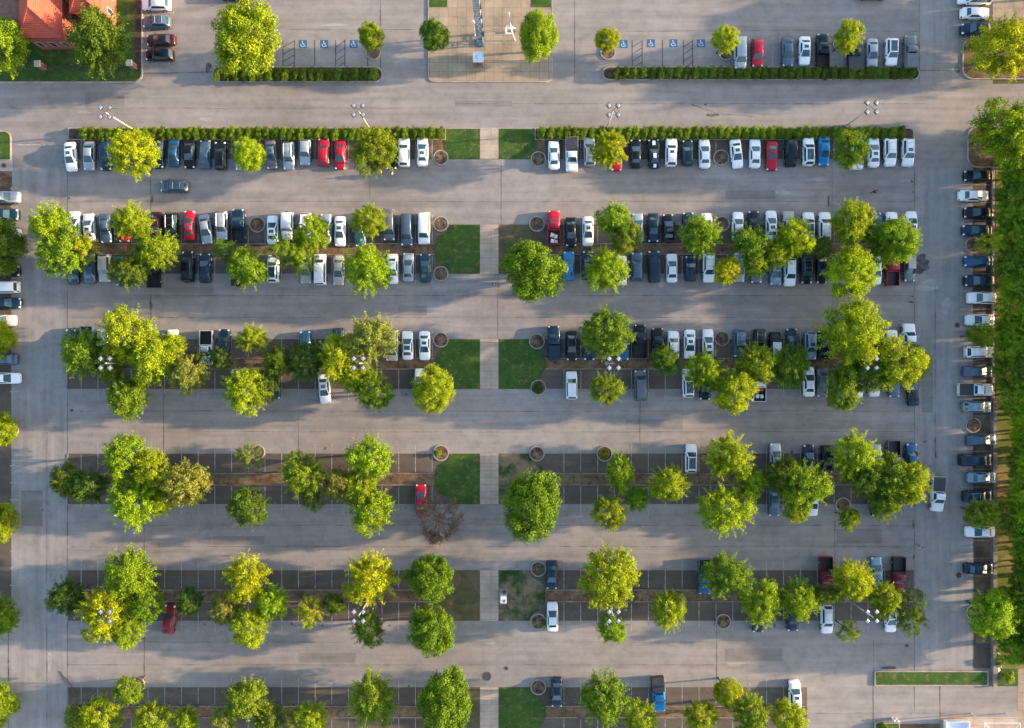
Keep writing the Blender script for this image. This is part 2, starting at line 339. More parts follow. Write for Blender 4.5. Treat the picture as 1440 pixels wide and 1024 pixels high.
# painted stall lines
b = MB(); wv = 0.05
XL = [114.2 + 23.5 * i for i in range(22)]; XR = [793 + 23.75 * i for i in range(21)]
def vline(bb, x, y0, y1, ww=wv, mi=0, z=0.010): bb.rect(wx(x) - ww, wy(y1), wx(x) + ww, wy(y0), z, mi)
for k, (y0, y1, k0, k1) in ROWS.items():
    for x in XL + XR:
        if k == 'F' and x > 1135: continue
        vline(b, x, y0 - 14, k0 - 2); vline(b, x, k1 + 2, y1 + 15)
for x in XL + XR: vline(b, x, 197, 237)
struct(b.build('parking_lines', 'line'))
b = MB()
for i in range(9): vline(b, 1030 + 24.3 * i + (8 if i > 1 else 0), 52, 94)
for y in list(range(265, 560, 26)) + list(range(655, 830, 24)): b.rect(wx(14), wy(y + .5), wx(26), wy(y - .5), 0.010)
for y in range(235, 840, 25): b.rect(wx(1350), wy(y + .4), wx(1392), wy(y - .4), 0.013)
for y in (18, 43, 67, 90): b.rect(wx(201), wy(y + .5), wx(245), wy(y - .5), 0.010)
b.rect(wx(20), wy(204.5), wx(92), wy(203), 0.010)
struct(b.build('parking_lines', 'line'))
b = MB()
for x in (398, 414, 442.5, 472, 485, 517, 889, 903, 931.5, 961, 974): vline(b, x, 56, 94, 0.07)
for x0, x1 in ((398, 414), (472, 485), (889, 903), (961, 974)):
    for j in range(4):
        ya = 66 + j * 10; b.add([(wx(x0), wy(ya), .010), (wx(x0), wy(ya + 1.2), .010), (wx(x1), wy(ya - 8), .010), (wx(x1), wy(ya - 9.2), .010)], [(0, 1, 2, 3)])
struct(b.build('access_aisle_lines', 'darkline'))
# seams: long irregular tar lines
rs = random.Random(5)
def seam(bb, pts, wd, z=0.0125):
    out = []; P = [Vector((wx(x), wy(y))) for x, y in pts]
    for p, q in zip(P, P[1:]):
        n = max(2, int((q - p).length / 1.5))
        for i in range(n):
            out.append(p.lerp(q, i / n) + Vector((rs.uniform(-.035, .035), rs.uniform(-.035, .035))))
    out.append(P[-1])
    L_, R_ = [], []
    for i, p in enumerate(out):
        d = (out[min(i + 1, len(out) - 1)] - out[max(i - 1, 0)]).normalized(); nrm = Vector((-d.y, d.x)); ww = wd * rs.uniform(.35, 1.3)
        L_.append(p + nrm * ww); R_.append(p - nrm * ww)
    v = [(q.x, q.y, z) for q in L_ + R_]; n = len(out)
    bb.add(v, [(n + i, n + i + 1, i + 1, i) for i in range(n - 1)])
b = MB()
for y, x0, x1 in ((152, 0, 560), (146, 640, 1300), (283, 95, 1285), (416, 212, 1285), (447, 100, 1200), (578, 95, 1285), (607, 230, 1285), (739, 203, 1285), (769, 100, 1285), (903, 203, 1010), (935, 95, 1060), (42, 400, 600), (44, 880, 1290), (1003, 1140, 1330)):
    seam(b, [(x0, y), ((x0 + x1) / 2, y + rs.uniform(-1, 1)), (x1, y)], 0.034)
for x, y0, y1, wd in ((212, 238, 300, .07), (212, 400, 470, .10), (230, 547, 640, .06), (203, 709, 970, .06), (66, 590, 1040, .04), (95, 180, 1040, .05), (1286, 236, 1000, .05), (1315, 400, 660, .05), (1170, 236, 300, .05), (1171, 385, 470, .04), (1174, 709, 800, .04),
                      (1008, 873, 966, .07), (1008, 709, 740, .03), (535, 0, 115, .06), (808, 0, 115, .05), (1293, 0, 118, .05), (12, 890, 1040, .08), (1322, 965, 1024, .06), (1228, 900, 1024, .05), (705, 225, 316, .03), (700, 385, 477, .03), (520, 225, 300, .03), (860, 385, 477, .03), (420, 547, 638, .03), (900, 547, 638, .03)):
    seam(b, [(x, y0), (x, y1)], wd)
seam(b, [(200, 103), (232, 103), (300, 101)], .08); seam(b, [(1130, 101), (1350, 99)], .05); seam(b, [(970, 146), (1010, 160), (1060, 164)], .05)
struct(b.build('pavement_seams', 'seam'))
# stains of their own shape
def blob(bb, x, y, rx, ry, z, seed):
    r2 = random.Random(seed); n = 22; ph = [r2.uniform(0, 6.28) for _ in range(4)]; pts = []
    for i in range(n):
        t = 2 * math.pi * i / n; k = 1 + .16 * math.sin(2 * t + ph[0]) + .12 * math.sin(3 * t + ph[1]) + .06 * math.sin(5 * t + ph[2])
        pts.append((wx(x) + rx / S * k * math.cos(t), wy(y) + ry / S * k * math.sin(t)))
    bb.poly(pts, z)
b = MB()
for i, (x, y, rx, ry) in enumerate(((1295, 364, 8, 6), (1299, 371, 7, 6), (1294, 380, 8, 5), (1297, 375, 8, 8), (1002, 162, 8, 2.5), (1346, 98, 4, 4), (1165, 283, 1.5, 7), (212, 430, 2, 8), (214, 280, 1.5, 6), (1282, 255, 1.5, 2), (1284, 270, 1, 2), (1281, 425, 4, 1.5), (1283, 417, 2, 1),
        (1250, 939, 10, 2.2), (97, 279, 1.2, 1.8), (1301, 621, 3, 2), (1316, 640, 1, 5), (1315, 620, 1, 5), (1286, 710, 2.5, 2.5), (1284, 737, 1, 6), (1285, 783, 1.6, 4), (510, 184, 8, 1.6), (293, 95, 4, 7), (992, 147, 2, 1.5), (60, 717, 1.5, 1.5), (208, 563, 3, 1), (101, 577, 3, 1.5), (1275, 908, 3, 2), (160, 790, 2, 1))):
    blob(b, x, y, rx, ry, 0.0145 + 0.0002 * i, i)
r7 = random.Random(77)
for i in range(70):
    k = r7.choice('BCDEF'); y0, y1, k0, k1 = ROWS[k]; xs = r7.choice(XL[:-1] + XR[:14 if k == 'F' else 20]) + 11.8 + r7.uniform(-3, 3)
    yy = r7.choice((y0 + r7.uniform(-8, 18), y1 + r7.uniform(-16, 8))); blob(b, xs, yy, r7.uniform(.7, 2.2), r7.uniform(.8, 2.6), 0.0205 + 0.0001 * i, 100 + i)
struct(b.build('oil_stains', 'stain'))
M['patch'] = asphalt('repair_asphalt', (0.165, 0.15, 0.142), (0.215, 0.195, 0.185), 'x', .2, .05)
M['palepatch'] = asphalt('scraped_asphalt', (0.27, 0.25, 0.24), (0.36, 0.34, 0.325), 'x', .2, .05)
b = MB(); b2 = MB()
for i, (x0, y0_, x1, y1_) in enumerate(((232, 404, 300, 412), (640, 142, 720, 150), (1020, 268, 1090, 280), (300, 754, 372, 766), (880, 590, 960, 604), (1176, 744, 1240, 764), (420, 918, 500, 932), (30, 690, 60, 740), (1296, 500, 1312, 580), (560, 430, 600, 444), (1020, 912, 1100, 930), (120, 130, 175, 150))):
    b.rect(wx(x0), wy(y1_), wx(x1), wy(y0_), 0.0062 + .0002 * i)
for i, (x, y, rx, ry) in enumerate(((118, 158, 12, 2), (290, 168, 8, 3), (1305, 402, 16, 8), (1330, 430, 6, 12), (470, 35, 18, 2), (1150, 252, 14, 3), (1100, 270, 10, 4), (540, 300, 9, 2), (690, 905, 7, 2), (1035, 934, 12, 3), (470, 565, 10, 3), (930, 398, 5, 5), (1320, 720, 4, 12), (40, 560, 2, 14), (70, 930, 3, 16), (180, 290, 14, 2))):
    blob(b2, x, y, rx, ry, 0.0092 + .0001 * i, 300 + i)
struct(b.build('pavement_repairs', 'patch')); struct(b2.build('scraped_patches', 'palepatch'))

# manhole covers
for i, (x, y, r, lab) in enumerate(((685, 951, 6.5, 'large dark iron manhole cover in aisle above the bottom block walkway'), (712, 940, 3, 'small round drain cover right of the large manhole near the bottom'),
        (648, 950, 5, 'dark iron cover beside the round tree in bottom aisle'), (1346, 457, 3.6, 'round iron cover in right lane beside third block'), (1348, 809, 4, 'dark round cover in right lane left of the lone navy car'), (6, 233, 3, 'small iron cover in the pavement slab at left edge'), (1374, 223, 3, 'small dark cover in the kerbed bed at upper right'))):
    t_ = root('manhole_cover', (wx(x), wy(y), 0.0), lab, 'manhole cover', 'manhole and drain covers')
    n = 24; rr = r / S; out = [(rr * math.cos(6.2832 * k / n), rr * math.sin(6.2832 * k / n)) for k in range(n)]
    MB().ring(out, [(u * .84, v * .84) for u, v in out], 0, 0.03 + (.12 if i in (5, 6) else 0)).build('frame', 'seam', t_)
    MB().prism([(u * .82, v * .82) for u, v in out], 0, 0.024 + (.12 if i in (5, 6) else 0)).build('lid', 'iron', t_)

# accessible parking symbols
for i, (x, lab) in enumerate(((426, 'left'), (456, 'middle'), (497.5, 'right'))):
    pass
def symbol(x, y, lab):
    t_ = root('accessible_symbol', (wx(x), wy(y), 0.0115), lab, 'road marking', 'painted accessible parking symbols')
    s = 5.6 / S
    MB().rect(-s, -s, s, s, 0).build('blue_square', 'signblue', t_)
    bb = MB(); z = 0.004; n = 14; q = .36
    ring_o = [(0.02 - .06 + q * math.cos(R(150 + 230 * k / n)), -.12 + q * math.sin(R(150 + 230 * k / n))) for k in range(n + 1)]
    ring_i = [(0.02 - .06 + .72 * q * math.cos(R(150 + 230 * k / n)), -.12 + .72 * q * math.sin(R(150 + 230 * k / n))) for k in range(n + 1)]
    bb.add([(u, v, z) for u, v in ring_o] + [(u, v, z) for u, v in ring_i], [(k, k + 1, n + 2 + k, n + 1 + k) for k in range(n)])
    bb.poly([(-.1 + .09 * math.cos(.785 * k), .42 + .09 * math.sin(.785 * k)) for k in range(8)], z)
    bb.rect(-.13, -.08, -.04, .32, z); bb.rect(-.04, .10, .2, .17, z); bb.rect(-.04, -.08, .26, 0, z); bb.add([(.2, -.08, z), (.28, -.05, z), (.42, -.42, z), (.33, -.44, z)], [(0, 1, 2, 3)][::-1])
    bb.build('wheelchair_mark', 'signwhite', t_)
symbol(426, 62, 'blue wheelchair symbol nearest the huge tree in the top left bays')
symbol(456, 62, 'blue wheelchair symbol in middle of the three top left bays')
symbol(497.5, 62, 'blue wheelchair symbol beside the small tree at top left bays')
symbol(877, 62, 'blue wheelchair symbol beside the yellow tree in top right bays')
symbol(915.5, 61, 'blue wheelchair symbol second from left in the top right bays')
symbol(947, 61, 'blue wheelchair symbol third from left in the top right bays')
symbol(986, 61, 'blue wheelchair symbol furthest right in the top right bays')

# ------------------------------------------------------------------ ring planters
SPECK = [None]
def side(x): return 'left' if x < 688 else 'right'
RINGS = [(620, 222, 'A'), (757, 224, 'A'), (1014, 222, 'A'), (620, 315, 'B'), (755, 315, 'B'), (620, 385, 'B'), (1015, 315, 'B'), (362, 316, 'B'), (620, 478, 'C'), (755, 480, 'C'), (1015, 476, 'C'), (757, 545, 'C'),
         (620, 637, 'D'), (755, 638, 'D'), (850, 638, 'D'), (362, 636, 'D'), (757, 800, 'E'), (757, 874, 'E'), (1017, 874, 'E'), (757, 966, 'F'), (1185, 710, 'D'), (1192, 800, 'E'), (193, 963, 'F'), (360, 964, 'F'),
         (14, 479, 'L'), (16, 605, 'L'), (14, 861, 'L'), (1368, 345, 'R'), (1368, 598, 'R'), (1372, 470, 'R'), (1366, 721, 'R'), (1369, 861, 'R'), (1021, 74, 'T'), (525, 74, 'T'), (1182, 62, 'T'), (855, 74, 'T'), (355, 215, 'A'), (190, 225, 'A')]
ring_lab = {0: 'left of the walkway, beside last white sedan of hedge block', 1: 'right of the walkway at the hedge block', 2: 'between white sedans in right half of hedge block', 3: 'left of walkway at top of second block',
            4: 'right of walkway beside the loaded red pickup', 5: 'left of walkway at bottom of second block', 6: 'in the upper right line of second block', 7: 'beside the navy pickup in second block left half',
            8: 'left of walkway at top of third block', 9: 'right of walkway at top of third block', 10: 'in the upper right line of third block', 11: 'with green centre, bottom right of third block lawn', 12: 'with weeds, left of walkway at top of fourth block',
            13: 'right of walkway at top of fourth block', 14: 'holding a leafy shrub, right half of fourth block', 15: 'half under a sparse tree, left half of fourth block', 16: 'right of walkway beside the navy sedan, fifth block', 17: 'beside the white crossover at bottom of fifth block',
            18: 'alone in lower right line of fifth block', 19: 'beside the navy sedan at top of bottom block', 20: 'under a small tree, lower right end of fourth block', 21: 'behind the yellow tree of fifth block right side', 22: 'half hidden by small tree, bottom block far left',
            23: 'half hidden by round tree, bottom block left half', 24: 'at the left edge beside third block', 25: 'at the left edge between third and fourth blocks', 26: 'at the left edge beside fifth block', 27: 'at right edge beside the small sparse tree', 28: 'sunlit at right edge, empty with brown soil',
            29: 'at right edge under round green tree, third block', 30: 'at right edge under bushy tree, fourth block', 31: 'at right edge under large tree, fifth block', 32: 'under small tree right of the top right symbols', 33: 'under the small tree at top left bays',
            34: 'under small tree beside black pickup, top right', 35: 'under yellow tree at left end of top right bays', 36: 'under the yellow tree of hedge block left half', 37: 'under the feathery tree at far left of hedge block'}
n = 32; ang = [2 * math.pi * k / n for k in range(n)]; ro = 1.26
ring_me = MB().ring([(ro * math.cos(t), ro * math.sin(t)) for t in ang], [((ro - .16) * math.cos(t), (ro - .16) * math.sin(t)) for t in ang], 0, .16).build('kerb_ring', 'kerb')
soil_me = MB().poly([((ro - .16) * math.cos(t), (ro - .16) * math.sin(t)) for t in ang], .13).build('soil', 'ringsoil')
rm, sm = ring_me.data, soil_me.data; bpy.data.objects.remove(ring_me); bpy.data.objects.remove(soil_me)
for i, (x, y, k) in enumerate(RINGS):
    t_ = root('ring_planter', (wx(x), wy(y), 0.0), 'round concrete kerb planter ' + ring_lab[i], 'planter', 'round concrete ring planters')
    sc = 0.97 + .06 * ((i * 7) % 5) / 4
    r_ = link('kerb_ring', rm, t_); r_.scale = (sc, sc, 1); s_ = link('soil', sm, t_); s_.scale = (sc, sc, 1)

# ------------------------------------------------------------------ foliage meshes
def leaf_mesh(name, C, N, size, tone, rng, aspect=0.55):
    n = len(C); rnd = rng.normal(size=(n, 3)); T = np.cross(N, rnd); T /= np.linalg.norm(T, axis=1)[:, None] + 1e-9; B = np.cross(N, T)
    l = size[:, None]; V = np.empty((n, 4, 3)); V[:, 0] = C - T * l; V[:, 2] = C + T * l; V[:, 1] = C - B * l * aspect; V[:, 3] = C + B * l * aspect
    me = bpy.data.meshes.new(name); me.vertices.add(n * 4); me.vertices.foreach_set('co', V.reshape(-1).astype(np.float32))
    me.loops.add(n * 4); me.loops.foreach_set('vertex_index', np.arange(n * 4, dtype=np.int32))
    me.polygons.add(n); me.polygons.foreach_set('loop_start', np.arange(0, n * 4, 4, dtype=np.int32)); me.polygons.foreach_set('loop_total', np.full(n, 4, dtype=np.int32))
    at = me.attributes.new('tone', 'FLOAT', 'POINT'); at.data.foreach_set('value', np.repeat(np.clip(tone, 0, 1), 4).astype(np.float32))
    me.materials.append(M['leaf']); me.update(calc_edges=True); return me
def unit(v): return v / (np.linalg.norm(v, axis=-1, keepdims=True) + 1e-9)
def crown_mesh(seed, kind):
    """crown of radius about 1 centred on the origin"""
    g = np.random.default_rng(seed)
    if kind == 'dense': nc, per, cr0, cr1, ls = 150, 170, .14, .24, .030
    elif kind == 'feather': nc, per, cr0, cr1, ls = 100, 165, .13, .25, .031
    elif kind == 'sparse': nc, per, cr0, cr1, ls = 46, 190, .11, .21, .027
    else: nc, per, cr0, cr1, ls = 40, 240, .24, .40, .042
    ph = g.uniform(0, 6.28, 6); cs, crs, tn = [], [], []
    while len(cs) < nc:
        d = unit(g.normal(size=3)); 
        if d[2] < -.55: continue
        az = math.atan2(d[1], d[0])
        amp = {'dense': .045, 'feather': .13, 'sparse': .2, 'bush': .05}[kind]
        out = 1 + amp * (math.sin(2 * az + ph[0]) + .7 * math.sin(3 * az + ph[1]) + .6 * math.sin(5 * az + ph[2]))
        rr = (g.uniform(.25, 1) ** .5) * .86 * out * (1 if d[2] > 0 else .92)
        p = d * rr * np.array([1, 1, .78 if kind != 'bush' else .9])
        crv = g.uniform(cr0, cr1)
        if kind == 'dense' and any(np.linalg.norm(p - q) < .11 for q in cs[-40:]): continue
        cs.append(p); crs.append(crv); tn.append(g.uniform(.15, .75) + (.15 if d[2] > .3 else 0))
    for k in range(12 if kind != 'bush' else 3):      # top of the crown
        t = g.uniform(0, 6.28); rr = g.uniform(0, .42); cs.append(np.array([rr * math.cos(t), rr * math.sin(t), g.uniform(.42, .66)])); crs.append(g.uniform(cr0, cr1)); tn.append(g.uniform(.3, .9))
    C, N, L, T = [], [], [], []
    for p, cr, t in zip(cs, crs, tn):
        m = int(per * (cr / cr1) ** 1.3) + 20; d = unit(g.normal(size=(m, 3)) + np.array([0, 0, .35]) + unit(p) * .5)
        rad = cr * g.uniform(.45, 1.05, (m, 1)); q = p + d * rad * np.array([1.1, 1.1, .8])
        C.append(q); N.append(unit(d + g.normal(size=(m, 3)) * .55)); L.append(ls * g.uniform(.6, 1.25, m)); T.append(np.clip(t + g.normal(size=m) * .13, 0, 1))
    if kind in ('feather', 'sparse'):       # outreaching twigs with leaves
        for _ in range(60 if kind == 'feather' else 42):
            d = unit(g.normal(size=3)); d[2] = abs(d[2]) * .6 - .1; d = unit(d)
            a0, a1 = .68, g.uniform(.95, 1.22); m = 70; s = g.uniform(a0, a1, (m, 1)); t0 = g.uniform(.4, .95)
            q = d * s * np.array([1, 1, .8]) + g.normal(size=(m, 3)) * .035; q[:, 2] -= ((s[:, 0] - a0) ** 2) * .25
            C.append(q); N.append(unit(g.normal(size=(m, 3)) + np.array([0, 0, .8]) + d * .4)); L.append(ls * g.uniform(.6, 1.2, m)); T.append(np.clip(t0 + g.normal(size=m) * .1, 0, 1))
    C, N, L, T = np.concatenate(C), np.concatenate(N), np.concatenate(L), np.concatenate(T)
    return leaf_mesh('crown', C, N, L, T, g, 0.6)
def trunk_mesh(seed):
    """unit trunk: ground at 0, crown centre at z=1 (scaled later); limbs spread to 0.5"""
    r_ = random.Random(seed); b = MB(); b.tube((0, 0, 0), (0.01, 0, .12), .050, .034, 9); b.tube((.01, 0, .12), (.0, .01, .62), .034, .026, 9)
    for i in range(7):
        t = 6.283 * i / 7 + r_.uniform(-.3, .3); z0 = .5 + .12 * r_.random(); rr = r_.uniform(.22, .34)
        p = (0, .01, z0); q = (rr * .5 * math.cos(t), rr * .5 * math.sin(t), z0 + .2); s = (rr * 1.2 * math.cos(t + .2), rr * 1.2 * math.sin(t + .2), z0 + .48 + .1 * r_.random())
        b.tube(p, q, .018, .012, 6); b.tube(q, s, .012, .004, 6); b.tube(q, (s[0] * .6 - .05, s[1] * .6 + .05, s[2] + .08), .008, .003, 5)
    me = mesh('trunk', b.v, b.f, 'bark', True); return me
CR = {'dense': [crown_mesh(10 + i, 'dense') for i in range(4)], 'feather': [crown_mesh(30 + i, 'feather') for i in range(6)], 'sparse': [crown_mesh(50 + i, 'sparse') for i in range(4)], 'bush': [crown_mesh(70 + i, 'bush') for i in range(4)]}
TR = [trunk_mesh(i) for i in range(4)]
TONES = {'y': (0.28, 0.345, 0.007), 'l': (0.215, 0.305, 0.009), 'g': (0.150, 0.235, 0.011), 'm': (0.105, 0.172, 0.013), 'k': (0.072, 0.128, 0.018), 'o': (0.20, 0.24, 0.045)}
TN = {'y': 'yellow-green', 'l': 'bright lime green', 'g': 'fresh green', 'm': 'mid green', 'k': 'dark green', 'o': 'olive green'}
tc = [0]; rt = random.Random(11)
def tree(x, y, r, kind, tone, label, group, ry=None, name=None, hgt=None, full=False):
    i = tc[0]; tc[0] += 1
    rm_ = r / S; H = hgt or (3.7 + rm_ * 1.35); cz = H * .56 if full else H - .80 * rm_
    nm = name or {'dense': 'round_maple_tree', 'feather': 'feathery_elm_tree', 'sparse': 'sparse_young_tree', 'bush': 'shrub'}[kind]
    X, Y = wx(x, cz), wy(y, cz); rm_ *= (CH - cz) / CH
    t_ = root(nm, (X, Y, 0), label, 'tree', group)
    rz = rt.uniform(0, 6.28)
    rm_ *= 1.06 if kind == 'dense' else 1.0 if full else 1.05
    if ry: rz = rt.choice((0, math.pi))
    c = link('crown', CR[kind][i % len(CR[kind])], t_, (0, 0, cz), rz)
    c.scale = (rm_, rm_ * (ry / r if ry else rt.uniform(.93, 1.06)), rm_ * rt.uniform(1.05, 1.22))
    k = rt.uniform(.88, 1.12); col = TONES[tone]; c.color = (col[0] * k * rt.uniform(.84, 1.12), col[1] * k, col[2] * k, 1)
    if kind == 'dense' and tone == 'g': c.color = (.122 * k, .218 * k, .008, 1)
    if full: c.scale[2] = H * .46; c.color = [v * 1.3 for v in c.color[:3]] + [1]
    tr = link('trunk', TR[i % 4], t_, None, rt.uniform(0, 6.28)); w_ = max(rm_ * 1.6, 2.4); tr.scale = (w_, w_, cz)
    return t_
TREES = {  # block: (x, y, r, kind, tone[, ry])
 'A': [(189, 217, 31, 'feather', 'y'), (352, 218, 24, 'dense', 'y'), (526, 213, 31, 'feather', 'g'), (856, 211, 24, 'feather', 'y'), (1197, 211, 26, 'feather', 'g')],
 'B': [(74, 318, 29, 'feather', 'l'), (90, 354, 32, 'feather', 'g'), (118, 350, 22, 'sparse', 'y'), (186, 313, 26, 'feather', 'l'), (223, 353, 27, 'feather', 'l'), (198, 355, 15, 'sparse', 'o'), (183, 380, 24, 'feather', 'm'),
       (316, 352, 17, 'sparse', 'm'), (350, 378, 28, 'feather', 'g'), (402, 352, 25, 'sparse', 'g'), (441, 330, 24, 'feather', 'l'), (424, 364, 23, 'sparse', 'l'), (519, 312, 22, 'feather', 'l'), (518, 379, 33, 'feather', 'l'),
       (748, 381, 43, 'dense', 'g'), (862, 308, 23, 'feather', 'l'), (880, 332, 22, 'feather', 'g'), (852, 380, 28, 'feather', 'l'), (985, 331, 28, 'feather', 'l'), (1022, 381, 19, 'feather', 'y'), (1055, 343, 26, 'feather', 'g'), (1063, 370, 18, 'feather', 'l'),
       (1092, 356, 21, 'feather', 'l'), (1116, 334, 25, 'feather', 'y'), (1156, 347, 14, 'feather', 'm'), (1196, 313, 29, 'feather', 'l'), (1238, 333, 22, 'feather', 'g'), (1263, 338, 30, 'feather', 'l'), (1195, 384, 34, 'feather', 'y'), (1236, 362, 16, 'sparse', 'l')],
 'C': [(120, 497, 31, 'feather', 'g'), (155, 510, 24, 'feather', 'm'), (180, 470, 37, 'feather', 'l'), (214, 500, 37, 'feather', 'l'), (182, 558, 26, 'feather', 'g', 32), (242, 489, 20, 'feather', 'l'), (265, 527, 26, 'feather', 'o'), (286, 503, 14, 'sparse', 'k'), (313, 505, 16, 'sparse', 'k'),
       (355, 476, 20, 'feather', 'l'), (346, 549, 30, 'feather', 'l'), (375, 543, 17, 'feather', 'k', 25), (392, 508, 22, 'feather', 'm'), (430, 508, 22, 'feather', 'k', 28), (475, 503, 28, 'feather', 'l', 33), (500, 531, 22, 'feather', 'l'), (522, 477, 33, 'feather', 'o'), (525, 549, 27, 'feather', 'g'), (611, 548, 33, 'dense', 'l'),
       (853, 470, 33, 'feather', 'g'), (853, 548, 23, 'feather', 'g'), (936, 507, 20, 'feather', 'm'), (990, 522, 27, 'feather', 'l'), (1031, 548, 30, 'feather', 'y'), (1065, 513, 28, 'feather', 'l'), (1110, 515, 25, 'feather', 'm', 30), (1198, 469, 43, 'feather', 'y'), (1185, 545, 26, 'feather', 'g', 32), (1222, 520, 30, 'feather', 'm'), (1256, 512, 36, 'feather', 'l'), (1289, 510, 18, 'feather', 'g', 25)],
 'D': [(95, 675, 22, 'feather', 'm'), (126, 684, 25, 'feather', 'k'), (178, 643, 31, 'feather', 'l'), (216, 662, 28, 'feather', 'l'), (190, 705, 31, 'feather', 'l', 36), (228, 705, 20, 'feather', 'l'), (262, 680, 32, 'feather', 'o'), (352, 642, 19, 'sparse', 'o'), (350, 713, 29, 'feather', 'm'), (427, 667, 30, 'feather', 'g'), (440, 703, 17, 'sparse', 'm'), (478, 680, 24, 'feather', 'o'),
       (520, 643, 31, 'feather', 'l'), (505, 687, 24, 'feather', 'l'), (522, 718, 30, 'feather', 'l'), (750, 712, 42, 'dense', 'g', 52), (872, 666, 18, 'feather', 'l', 28), (896, 701, 16, 'feather', 'g'), (858, 720, 23, 'feather', 'l'), (940, 680, 29, 'feather', 'l', 23), (1024, 643, 31, 'feather', 'l'), (1056, 678, 20, 'feather', 'l'), (1020, 717, 36, 'feather', 'l', 33), (1100, 667, 26, 'feather', 'm'), (1130, 682, 34, 'feather', 'l'), (1120, 716, 18, 'feather', 'l'),
       (1202, 642, 31, 'feather', 'l'), (1215, 672, 26, 'feather', 'm'), (1250, 672, 30, 'feather', 'g'), (1277, 678, 30, 'feather', 'l'), (1243, 708, 22, 'feather', 'g'), (1193, 729, 15, 'feather', 'g')],
 'E': [(95, 838, 23, 'feather', 'k'), (184, 807, 34, 'feather', 'l'), (150, 862, 35, 'feather', 'y'), (181, 886, 22, 'feather', 'l'), (207, 850, 24, 'feather', 'g'), (268, 845, 19, 'feather', 'k'), (318, 855, 21, 'feather', 'o'), (347, 812, 31, 'feather', 'y'), (382, 847, 23, 'feather', 'l'), (350, 880, 26, 'feather', 'l'), (437, 859, 21, 'sparse', 'y'), (470, 849, 16, 'feather', 'm'),
       (521, 812, 34, 'feather', 'y'), (518, 884, 23, 'feather', 'm'), (606, 812, 34, 'dense', 'g'), (608, 885, 35, 'dense', 'g'), (856, 811, 37, 'feather', 'l', 42), (860, 884, 20, 'feather', 'l'), (940, 858, 21, 'feather', 'l', 28), (1021, 809, 33, 'feather', 'g', 29), (1070, 848, 26, 'feather', 'l', 32), (1122, 843, 26, 'feather', 'l'), (1160, 836, 20, 'feather', 'm', 13), (1199, 814, 26, 'feather', 'y'), (1243, 842, 24, 'feather', 'l'), (1279, 860, 24, 'sparse', 'm', 32), (1193, 887, 16, 'sparse', 'g')],
 'F': [(182, 971, 20, 'feather', 'g'), (110, 1008, 18, 'feather', 'o'), (142, 1008, 27, 'feather', 'l'), (216, 1012, 24, 'feather', 'g'), (262, 1012, 18, 'feather', 'l'), (315, 1012, 19, 'feather', 'o'), (348, 981, 27, 'feather', 'g'), (378, 1010, 20, 'feather', 'm'), (412, 1012, 18, 'sparse', 'o'), (438, 1008, 22, 'feather', 'l'), (524, 983, 30, 'feather', 'g', 38), (626, 988, 38, 'dense', 'g', 48),
       (850, 982, 32, 'feather', 'g', 36), (899, 1008, 23, 'feather', 'l'), (984, 1008, 24, 'feather', 'l'), (1023, 973, 21, 'dense', 'y'), (1055, 1004, 28, 'feather', 'g'), (1110, 1010, 25, 'feather', 'l')],
}
SZ = lambda r: 'small' if r < 20 else 'medium' if r < 29 else 'large'
KD = {'dense': 'round dense', 'feather': 'feathery', 'sparse': 'thin sparse'}
tl = {}
for k, L_ in TREES.items():
    for sd_ in ('left', 'right'):
        S_ = sorted([t for t in L_ if side(t[0]) == sd_], key=lambda t: t[0])
        looks = ['%s %s %s tree' % (SZ(t[2]), TN[t[4]], KD[t[3]]) for t in S_]
        for i, t in enumerate(S_):
            if looks.count(looks[i]) == 1: lab = '%s in the %s half of %s' % (looks[i], sd_, BLOCK[k])
            else: lab = '%s, %s tree from left, %s half of %s' % (looks[i], ORD[i + 1], sd_, BLOCK[k])
            tree(t[0], t[1], t[2], t[3], t[4], lab, 'trees on the planted strips of the car park', t[5] if len(t) > 5 else None)
G2 = 'trees around the edges of the car park'
